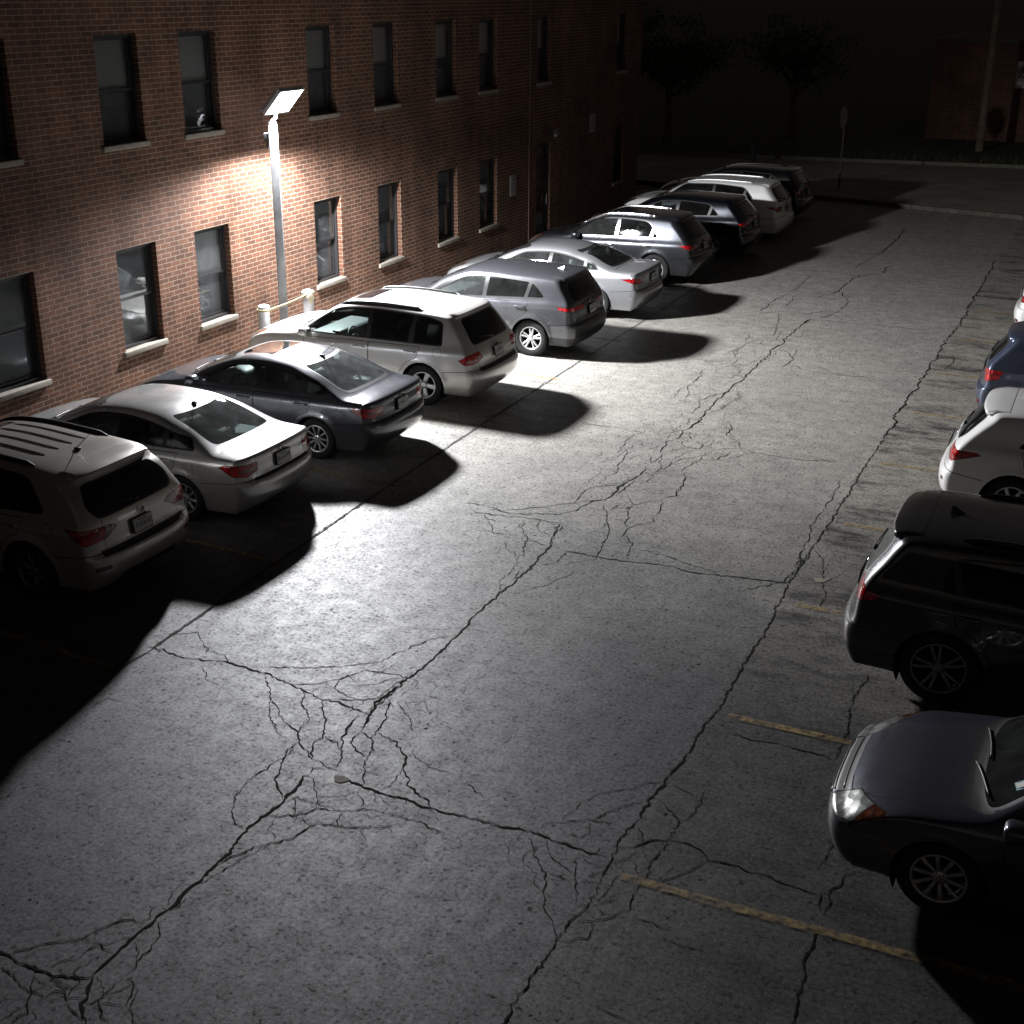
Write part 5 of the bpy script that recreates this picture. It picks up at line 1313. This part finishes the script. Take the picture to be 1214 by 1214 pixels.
# door with transom, lamp over it (unlit)
dr = empty('door', q(WX, (door[0]+door[1])/2, 0)); dr.parent = bld
mb = MB(); hw_ = (door[1]-door[0])/2
for (u0, u1, v0, v1) in ((-hw_, -hw_+.07, .01, 2.55), (hw_-.07, hw_, .01, 2.55), (-hw_+.07, hw_-.07, 2.48, 2.55), (-hw_+.07, hw_-.07, 2.06, 2.13)):
    mb.box((-.16, u0+.003, v0), (-.06, u1-.003, v1))
mb.box((-.15, -hw_+.075, .02), (-.10, -hw_+.2, 2.05)); mb.box((-.15, hw_-.2, .02), (-.10, hw_-.075, 2.05)); mb.box((-.15, -hw_+.2, .02), (-.10, hw_-.2, .32)); mb.box((-.15, -hw_+.2, 1.9), (-.10, hw_-.2, 2.05))
mb.build('door_frame', frame_m, dr)
mb = MB(); mb.add([(-.12, -hw_+.2, .32), (-.12, hw_-.2, .32), (-.12, hw_-.2, 1.9), (-.12, -hw_+.2, 1.9)], [(0, 1, 2, 3)]); mb.add([(-.12, -hw_+.07, 2.13), (-.12, hw_-.07, 2.13), (-.12, hw_-.07, 2.48), (-.12, -hw_+.07, 2.48)], [(0, 1, 2, 3)]); mb.build('pane', paneM, dr)
mb = MB(); mb.add([(-.2, -hw_+.02, .02), (-.2, hw_-.02, .02), (-.2, hw_-.02, 2.5), (-.2, -hw_+.02, 2.5)], [(0, 1, 2, 3)]); mb.build('drape', simple('hall_wall', (.22, .17, .12), .9), dr)
mb = MB(); mb.tube([(-.10, hw_-.14, .85), (-.05, hw_-.14, .87), (-.05, hw_-.14, 1.15), (-.10, hw_-.14, 1.17)], .012, 6); mb.build('handle', M['chrome'], dr)
mb = MB(); mb.box((-.055, -hw_-.1, -.0), (.35, hw_+.1, .10), bev=.01); mb.build('door_step', stone, dr)

wlp = empty('wall_lamp', (WX, 34.95, 2.82)); tag(wlp, 'small unlit wall lamp fixed above the dark doorway', 'lamp')
mb = MB(); mb.box((.002, -.07, -.09), (.05, .07, .09), bev=.01); mb.tube([(.05, 0, .02), (.16, 0, .05)], .018, 8); mb.build('bracket', M['trim'], wlp)
mb = MB(); mb.cyl((.18, 0, .10), (.18, 0, -.04), .06, .14, 20, cap=False); mb.build('shade', simple('shade_grey', (.18, .18, .19), .5, .5), wlp)
mb = MB(); mb.cyl((.18, 0, -.02), (.18, 0, -.10), .055, .04, 14); mb.build('lens', simple('lens_frosted', (.5, .5, .48), .3), wlp)
for (y0, z0, wd, hh, lab) in ((32.32, 1.40, .40, .55, 'small pale sign plate on the brick left of the doorway'), (37.92, 2.53, .44, .54, 'small pale sign plate on the brick above and right of the doorway')):
    e = empty('wall_sign', (WX, y0+wd/2, z0+hh/2)); tag(e, lab, 'sign')
    mb = MB(); mb.box((.002, -wd/2, -hh/2), (.014, wd/2, hh/2), bev=.004); mb.build('sign_plate', simple('sign_white', (.26, .24, .235), .5, noise=.2), e)
    mb = MB()
    for i, z in enumerate((.16, .06, -.04, -.14)):
        mb.box((.0145, -wd*.33, z-.012), (.016, wd*(.33-.1*(i % 2)), z+.012))
    mb.build('lettering', simple('sign_grey', (.20, .14, .13), .6), e)

# ------------------------------------------------------------------ lamp post and bollards
galv = simple('galvanised', (.20, .205, .215), .5, .4, noise=.3, nscale=5)
lp = empty('street_lamp', (-4.2, 20.80, 0)); tag(lp, 'grey square lamp post with one lit floodlight head, between the bollards', 'lamp post')
mb = MB(); a = R_(0)
Mr = Matrix.Rotation(R_(28), 4, 'Z')
mb.box((-.075, -.075, .02), (.075, .075, 4.22), M=Mr, bev=.012); mb.build('pole', galv, lp)
mb = MB(); mb.box((-.16, -.16, 0.002), (.16, .16, .025), M=Mr)
for sx in (-1, 1):
    for sy in (-1, 1): mb.cyl(tuple(Mr @ Vector((.12*sx, .12*sy, .02))), tuple(Mr @ Vector((.12*sx, .12*sy, .06))), .014, n=8)
mb.build('base_plate', galv, lp)
mb = MB(); mb.box((-.19, -.05, 3.92), (-.085, .05, 4.08), bev=.012); mb.cyl((-.14, 0, 3.92), (-.14, 0, 3.80), .02, n=8); mb.build('photocell_box', M['clad'], lp)
nrm = Vector((.74, 0, -.673)).normalized(); upv = Vector((.673, 0, .74)).normalized()
c0 = Vector((.16, .18, 4.62))
T = Matrix(((nrm.x, 0, upv.x, c0.x), (nrm.y, 1, upv.y, c0.y), (nrm.z, 0, upv.z, c0.z), (0, 0, 0, 1)))     # local x = beam, y = along wall, z = up the panel
mb = MB(); mb.tube([(0, 0, 4.20), (0, 0, 4.30), (.0, .10, 4.34), tuple(T @ Vector((-.06, 0, -.20)))], .03, 10)
mb.box((-.05, -.05, 4.2), (.05, .05, 4.27), bev=.01)
mb.tube([tuple(T @ Vector((-.045, -.44, -.16))), tuple(T @ Vector((-.10, -.44, -.26))), tuple(T @ Vector((-.10, .44, -.26))), tuple(T @ Vector((-.045, .44, -.16)))], .012, 8)
mb.build('bracket', galv, lp)
head = MB()
head.box((-.075, -.385, -.285), (-.012, .385, .285), M=T, bev=.012)
for i in range(9): head.box((-.12, -.34+i*.085-.006, -.24), (-.076, -.34+i*.085+.006, .24), M=T)
for (u0, u1, v0, v1) in ((-.385, -.36, -.285, .285), (.36, .385, -.285, .285), (-.36, .36, .26, .285), (-.36, .36, -.285, -.26)):
    head.box((-.012, u0, v0), (.008, u1, v1), M=T)
hd = head.build('floodlight_head', simple('lamp_housing', (.5, .5, .51), .4, .3), lp)
em = bpy.data.materials.new('led_panel'); em.use_nodes = True
nt = em.node_tree; b = nt.nodes['Principled BSDF']; b.inputs['Emission Color'].default_value = (1, .985, .97, 1); b.inputs['Emission Strength'].default_value = 30; b.inputs['Base Color'].default_value = (.8, .8, .8, 1)
mb = MB(); mb.box((-.0105, -.355, -.255), (-.004, .355, .255), M=T); mb.build('led_panel', em, hd)
al = bpy.data.lights.new('floodlight', 'AREA'); al.shape = 'RECTANGLE'; al.size = .66; al.size_y = .46; al.energy = LAMP; al.color = (.965, .975, 1.0)
al.use_nodes = True                                              # wide flood optics: as strong to the sides as straight ahead
ln, lk = al.node_tree.nodes, al.node_tree.links
le = ln['Emission']; lg = ln.new('ShaderNodeNewGeometry'); ld = ln.new('ShaderNodeVectorMath'); ld.operation = 'DOT_PRODUCT'
lk.new(lg.outputs['Incoming'], ld.inputs[0]); lk.new(lg.outputs['Normal'], ld.inputs[1])
la_ = ln.new('ShaderNodeMath'); la_.operation = 'ABSOLUTE'; lk.new(ld.outputs['Value'], la_.inputs[0])
lm = ln.new('ShaderNodeMath'); lm.operation = 'MAXIMUM'; lm.inputs[1].default_value = .16; lk.new(la_.outputs[0], lm.inputs[0])
lq = ln.new('ShaderNodeMath'); lq.operation = 'POWER'; lq.inputs[1].default_value = -.45; lk.new(lm.outputs[0], lq.inputs[0])
lr_ = ln.new('ShaderNodeMapRange'); lr_.interpolation_type = 'SMOOTHSTEP'; lr_.inputs[1].default_value = .0; lr_.inputs[2].default_value = .27
lk.new(la_.outputs[0], lr_.inputs[0]); lx_ = ln.new('ShaderNodeMath'); lx_.operation = 'MULTIPLY'; lk.new(lq.outputs[0], lx_.inputs[0]); lk.new(lr_.outputs[0], lx_.inputs[1])
lk.new(lx_.outputs[0], le.inputs['Strength'])
ao = bpy.data.objects.new('floodlight', al); COL.objects.link(ao)
lc = Vector((-4.2, 20.8, 0)) + (T @ Vector((.012, 0, 0)))
z_ = -nrm; x_ = Vector((0, 1, 0)); y_ = z_.cross(x_)
ao.matrix_world = Matrix(((x_.x, y_.x, z_.x, lc.x), (x_.y, y_.y, z_.y, lc.y), (x_.z, y_.z, z_.z, lc.z), (0, 0, 0, 1)))

bolm = simple('bollard_grey', (.40, .40, .42), .5, .25, noise=.35, nscale=7)
for (y, lab) in ((20.02, 'grey pipe bollard left of the lamp post by the brick wall'), (21.50, 'grey pipe bollard right of the lamp post, holding the rope tag')):
    e = empty('bollard', (-4.10, y, 0)); tag(e, lab, 'bollard', 'bollards guarding the lamp post')
    mb = MB(); mb.cyl((0, 0, 0), (0, 0, 1.03), .105, n=28); mb.build('post', bolm, e)
    mb = MB(); mb.lathe([(.109, -.02), (.109, .015), (.095, .035), (.05, .05), (.0001, .055)], 28, M=Matrix.Translation((0, 0, 1.035)) @ Matrix.Rotation(R_(90), 4, 'X') @ Matrix.Scale(1, 4)); mb.build('cap', simple('cap_pale', (.36, .355, .345), .6, noise=.2), e)
rope = MB()
ropem = simple('yellow_rope', (.36, .31, .18), .8, noise=.3, nscale=40)
for dz, ex in ((0, 0), (.022, .03)):
    pts = [(-4.10+.115, 20.02+.03+ (1.40)*t, .985+dz-.025*math.sin(math.pi*t)*(1-ex)+.05*t) for t in np.linspace(0, 1, 16)]
    rope.tube(pts, .011, 6)
for y in (20.02, 21.50):
    for dz in (0, .025): rope.tube([(-4.10+.117*math.cos(a), y+.117*math.sin(a), (.975 if y < 21 else 1.01)+dz) for a in np.linspace(0, 2*math.pi, 19)[:-1]], .011, 6, close=True)
ro = rope.build('barrier_rope', ropem); tag(ro, 'pale yellow rope strung between the two bollards across the lamp post', 'rope')
mb = MB(); mb.box((-4.10+.12, 21.30, .86), (-4.10+.15, 21.47, 1.06), M=Matrix.Translation((-3.96, 21.4, .96)) @ Matrix.Rotation(R_(35), 4, 'X') @ Matrix.Translation((3.96, -21.4, -.96)), bev=.01)
o = mb.build('rope_tag', simple('tag_cream', (.42, .37, .26), .6, noise=.2)); tag(o, 'cream tag plate hanging from the rope at the right bollard', 'tag')

# ------------------------------------------------------------------ street beyond
def strip(name, pts, m, kind='structure', z=0.0):
    mb = MB(); mb.add([(x, y, z) for x, y in pts], [tuple(range(len(pts)))]); return tag(mb.build(name, m), kind=kind)
road_m = simple('street_concrete', (.30, .27, .22), .8, noise=.35, nscale=.7, bump=.3, bscale=80)
conc = simple('pale_concrete', (.17, .15, .12), .85, noise=.3, nscale=2)
grass_m = simple('grass_soil', (.045, .05, .02), .95, noise=.5, nscale=3)
Yk = lambda x: 55.6+.14*(x+4)          # far kerb
Yn = lambda x: 46.6-.16*(x+4)          # near edge of the street
strip('street', [(-90, Yn(-90)), (90, Yn(90)), (90, Yk(90)), (-90, Yk(-90))], road_m, z=-.004)
def kerb(x0, x1, f, d, name='kerb'):
    mb = MB(); k = 24
    for i in range(k):
        a = x0+(x1-x0)*i/k; b_ = x0+(x1-x0)*(i+1)/k-.012
        y0, y1 = f(a), f(b_)
        vs = [(a, y0, -.02), (b_, y1, -.02), (b_, y1+d, -.02), (a, y0+d, -.02), (a, y0, .13), (b_, y1, .13), (b_, y1+d, .13), (a, y0+d, .13)]
        mb.add(vs, [(4, 5, 6, 7), (0, 1, 5, 4), (1, 2, 6, 5), (2, 3, 7, 6), (3, 0, 4, 7)])
    tag(mb.build(name, conc), kind='structure')
kerb(-40, 40, Yk, .16)
strip('grass_verge', [(-90, Yk(-90)+.17), (90, Yk(90)+.17), (90, 140), (-90, 140)], grass_m, z=.10)
strip('grass_strip', [(-30, 43.2), (-5.3, 43.2), (-5.6, 44.6), (-30, 46.5)], grass_m, z=.05)
strip('pavement', [(-30, 46.6), (-5.6, 44.7), (-5.2, 45.4), (-30, 48)], conc, z=.04)
conc = simple('dirty_concrete', (.10, .088, .07), .9, noise=.4, nscale=2)
kerb(-1.2, 8.0, lambda x: 45.45-.20*(x+1), .16, 'kerb_apron')
g = MB(); gr = random.Random(8)
for i in range(5200):
    if i % 4: x = gr.uniform(-14, 12); y = Yk(x)+.25+abs(gr.gauss(0, 1.6)); z = .1
    else: x = gr.uniform(-13, -5.4); y = gr.uniform(43.3, 44.5); z = .05
    h = gr.uniform(.05, .16); a = gr.uniform(0, 6.3); w = .012
    g.add([(x-w*math.cos(a), y-w*math.sin(a), z), (x+w*math.cos(a), y+w*math.sin(a), z), (x+gr.gauss(0, .05), y+gr.gauss(0, .05), z+h)], [(0, 1, 2)])
tag(g.build('grass', simple('grass_blade', (.07, .09, .03), .8)), 'short rough grass beyond the kerb', None, None, 'stuff')

def tree(x, y, h, r, seed, label, n=2600):
    t = random.Random(seed); e = empty('broadleaf_tree', (x, y, .1)); tag(e, label, 'tree', 'trees beyond the street')
    mb = MB(); th = h*.42
    mb.tube([(0, 0, -.05), (.04, .02, th*.35), (-.03, .05, th*.7), (.05, 0, th), (.0, .1, h*.75)], [.22, .17, .15, .12, .04], 10)
    tips = []
    for i in range(11):
        a = t.uniform(0, 6.28); z0 = th*t.uniform(.75, 1.2); l = r*t.uniform(.5, .95)
        p1 = Vector((.5*l*math.cos(a), .5*l*math.sin(a), z0+l*.45)); p2 = Vector((l*math.cos(a), l*math.sin(a), z0+l*t.uniform(.5, 1.1)))
        mb.tube([(0, 0, z0), tuple(p1), tuple(p2)], [.07, .045, .015], 6); tips += [p1, p2]
    mb.build('trunk', simple('bark', (.10, .08, .06), .9, noise=.4, nscale=6), e)
    cl = []
    for i in range(30):
        v = Vector((t.gauss(0, 1), t.gauss(0, 1), t.gauss(0, 1))).normalized()*t.uniform(.25, 1)
        cl.append((Vector((v.x*r, v.y*r, h*.68+v.z*h*.32)), t.uniform(.35, .8)))
    cl += [(p, .6) for p in tips]
    lf = MB()
    for i in range(n):
        c, s = t.choice(cl); v = Vector((t.gauss(0, 1), t.gauss(0, 1), t.gauss(0, .7)))*s*.55; p = c+v
        m = Matrix.Rotation(t.uniform(0, 6.28), 3, 'Z') @ Matrix.Rotation(t.gauss(.5, .5), 3, 'X'); a = t.uniform(.06, .13)
        k = [m @ Vector(q) for q in ((0, -a, 0), (a*.55, 0, .015), (0, a*1.1, 0), (-a*.55, 0, .015))]
        lf.add([p+q for q in k], [(0, 1, 2, 3)], i % 3)
    lf.build('crown', [simple('leaf_a', (.05, .075, .02), .6), simple('leaf_b', (.075, .10, .03), .6), simple('leaf_c', (.035, .05, .018), .6)], e)
tree(-9.4, 59.1, 5.6, 2.6, 1, 'leafy tree beyond the street, just right of the brick building corner', 5200)
tree(-4.6, 62.5, 5.8, 2.4, 2, 'dark leafy tree beyond the street, right of the tree at the building corner', 3000)

# signs, posts, utility pole
oldpost = simple('weathered_post', (.045, .04, .035), .8, .1)
e = empty('stop_sign', (.745, 47.8, 0)); tag(e, 'sign post with an eight-sided plate seen nearly edge-on at the street', 'sign')
mb = MB(); mb.box((-.025, -.04, -.02), (.025, .04, 2.80), bev=.008); mb.build('post', oldpost, e)
mb = MB(); rr = .40
for s_, mi in ((0, 0),):
    ang = R_(14)
    d = Matrix.Translation((-.04, -.05, 2.45)) @ Matrix.Rotation(R_(-61), 4, 'Z')
    vs = []
    for yy in (-.012, 0):
        for k in range(8):
            a = 2*math.pi*(k+.5)/8; vs.append((rr*math.cos(a), yy, rr*math.sin(a)))
    mb.add(vs, [tuple(range(8)), tuple(range(8, 16))[::-1]]+[(k, k+8, (k+1) % 8+8, (k+1) % 8) for k in range(8)], 0, False, d)
mb.build('sign_plate', simple('sign_metal', (.055, .05, .045), .6, .1), e)
e = empty('sign_post', (-6.15, 57.9, .1)); tag(e, 'thin bare metal post standing in the grass beyond the street', 'post')
mb = MB(); mb.box((-.03, -.02, -.1), (.03, .02, 1.95)); mb.build('post', galv, e)
mb = MB()
for k in range(12): mb.cyl((0, -.021, .3+k*.13), (0, -.026, .3+k*.13), .008, n=6)
mb.build('bolt_holes', M['trim'], e)
e = empty('marker_post', (-3.5, 52.0, 0)); tag(e, 'short dark tapered marker post behind the black SUV', 'post')
mb = MB(); mb.lathe([(.20, 0), (.19, .06), (.12, .10), (.085, .5), (.06, .92), (.03, .97), (.0001, .98)], 20, M=Matrix.Rotation(R_(90), 4, 'X')); mb.build('post', M['trim'], e)
mb = MB(); mb.lathe([(.125, .46), (.1, .58)], 20, M=Matrix.Rotation(R_(90), 4, 'X')); mb.build('band', M['clad'], e)
e = empty('utility_pole', (3.84, 61.6, .1)); tag(e, 'tall wooden utility pole in front of the low brick building', 'utility pole')
mb = MB(); mb.cyl((0, 0, -.1), (.0, 0, 9.5), .17, .11, 16); mb.build('pole', simple('pole_wood', (.16, .12, .085), .9, noise=.4, nscale=3), e)
mb = MB(); mb.box((-1.1, -.16, 8.7), (1.1, -.06, 8.82)); mb.build('crossarm', simple('arm_wood', (.12, .09, .07), .9), e)
for xx in (-.9, -.3, .3, .9):
    mb = MB(); mb.cyl((xx, -.11, 8.82), (xx, -.11, 8.96), .035, .05, 10); mb.build('insulator', M['chrome'], e)

fb = empty('low_brick_building', (1.2, 66.0, .1)); tag(fb, 'low flat-roofed brick building in the dark beyond the street', 'building')
brF = brick_material('far_brick', 'X')
mb = MB()
X0, X1, Hb, D = -.3, 26.0, 4.25, 12
ops = [(3.35, 5.35, 2.35, 3.5), (7.5, 10.2, 2.3, 3.5), (12, 14.7, 2.3, 3.5)]
xs = sorted(set([X0, X1]+[v for o in ops for v in o[:2]])); zz = sorted(set([0, Hb]+[v for o in ops for v in o[2:]]))
for i in range(len(xs)-1):
    for j in range(len(zz)-1):
        xm, zm = (xs[i]+xs[i+1])/2, (zz[j]+zz[j+1])/2
        if any(o[0] < xm < o[1] and o[2] < zm < o[3] for o in ops): continue
        mb.add([(xs[i], 0, zz[j]), (xs[i+1], 0, zz[j]), (xs[i+1], 0, zz[j+1]), (xs[i], 0, zz[j+1])], [(0, 1, 2, 3)])
mb.add([(X0, 0, 0), (X0, 0, Hb), (X0, D, Hb), (X0, D, 0)], [(0, 1, 2, 3)]); mb.add([(X1, 0, 0), (X1, D, 0), (X1, D, Hb), (X1, 0, Hb)], [(0, 1, 2, 3)])
mb.build('wall', brF, fb)
mb = MB(); mb.box((X0-.2, -.25, Hb+.003), (X1+.2, D+.2, Hb+.14)); mb.build('roof', conc, fb)
for o_ in ops:
    mb = MB()
    a, b_, c, d = o_
    mb.box((a, -.03, c), (b_, .05, c+.07)); mb.box((a, -.03, d-.07), (b_, .05, d))
    for u in (a, (a*2+b_)/3-.03, (a+2*b_)/3-.03, b_-.06): mb.box((u, -.025, c+.07), (u+.06, .05, d-.07))
    mb.box((a+.06, -.02, (c+d)/2-.03), (b_-.06, .02, (c+d)/2+.03))
    w = mb.build('window', simple('white_mullion', (.55, .53, .48), .6), fb)
    mb = MB(); mb.add([(a, .06, c), (b_, .06, c), (b_, .06, d), (a, .06, d)], [(0, 1, 2, 3)]); mb.build('pane', M['sunroof'], w)

# ------------------------------------------------------------------ night sky
w = bpy.data.worlds.new('World'); SC.world = w; w.use_nodes = True
bg = w.node_tree.nodes['Background']; bg.inputs[1].default_value = AMB
wn, wk = w.node_tree.nodes, w.node_tree.links                  # town glow: dim warm band along the horizon, near-black zenith
tc_ = wn.new('ShaderNodeTexCoord'); sx_ = wn.new('ShaderNodeSeparateXYZ'); wk.new(tc_.outputs['Generated'], sx_.inputs[0])
rp_ = wn.new('ShaderNodeValToRGB'); wk.new(sx_.outputs['Z'], rp_.inputs[0]); wk.new(rp_.outputs[0], bg.inputs[0])
cr_ = rp_.color_ramp; cr_.elements[0].position = 0; cr_.elements[0].color = (1, .86, .72, 1); cr_.elements[1].position = .9; cr_.elements[1].color = (.045, .045, .05, 1)
for ps_, cl_ in ((.10, (.72, .61, .51, 1)), (.30, (.20, .175, .155, 1))):
    e_ = cr_.elements.new(ps_); e_.color = cl_
SC.view_settings.view_transform = 'Standard'; SC.view_settings.look = 'None'; SC.view_settings.gamma = 1; SC.view_settings.exposure = 0
SC.cycles.max_bounces = 10; SC.cycles.transparent_max_bounces = 24
SC.cycles.use_denoising = True
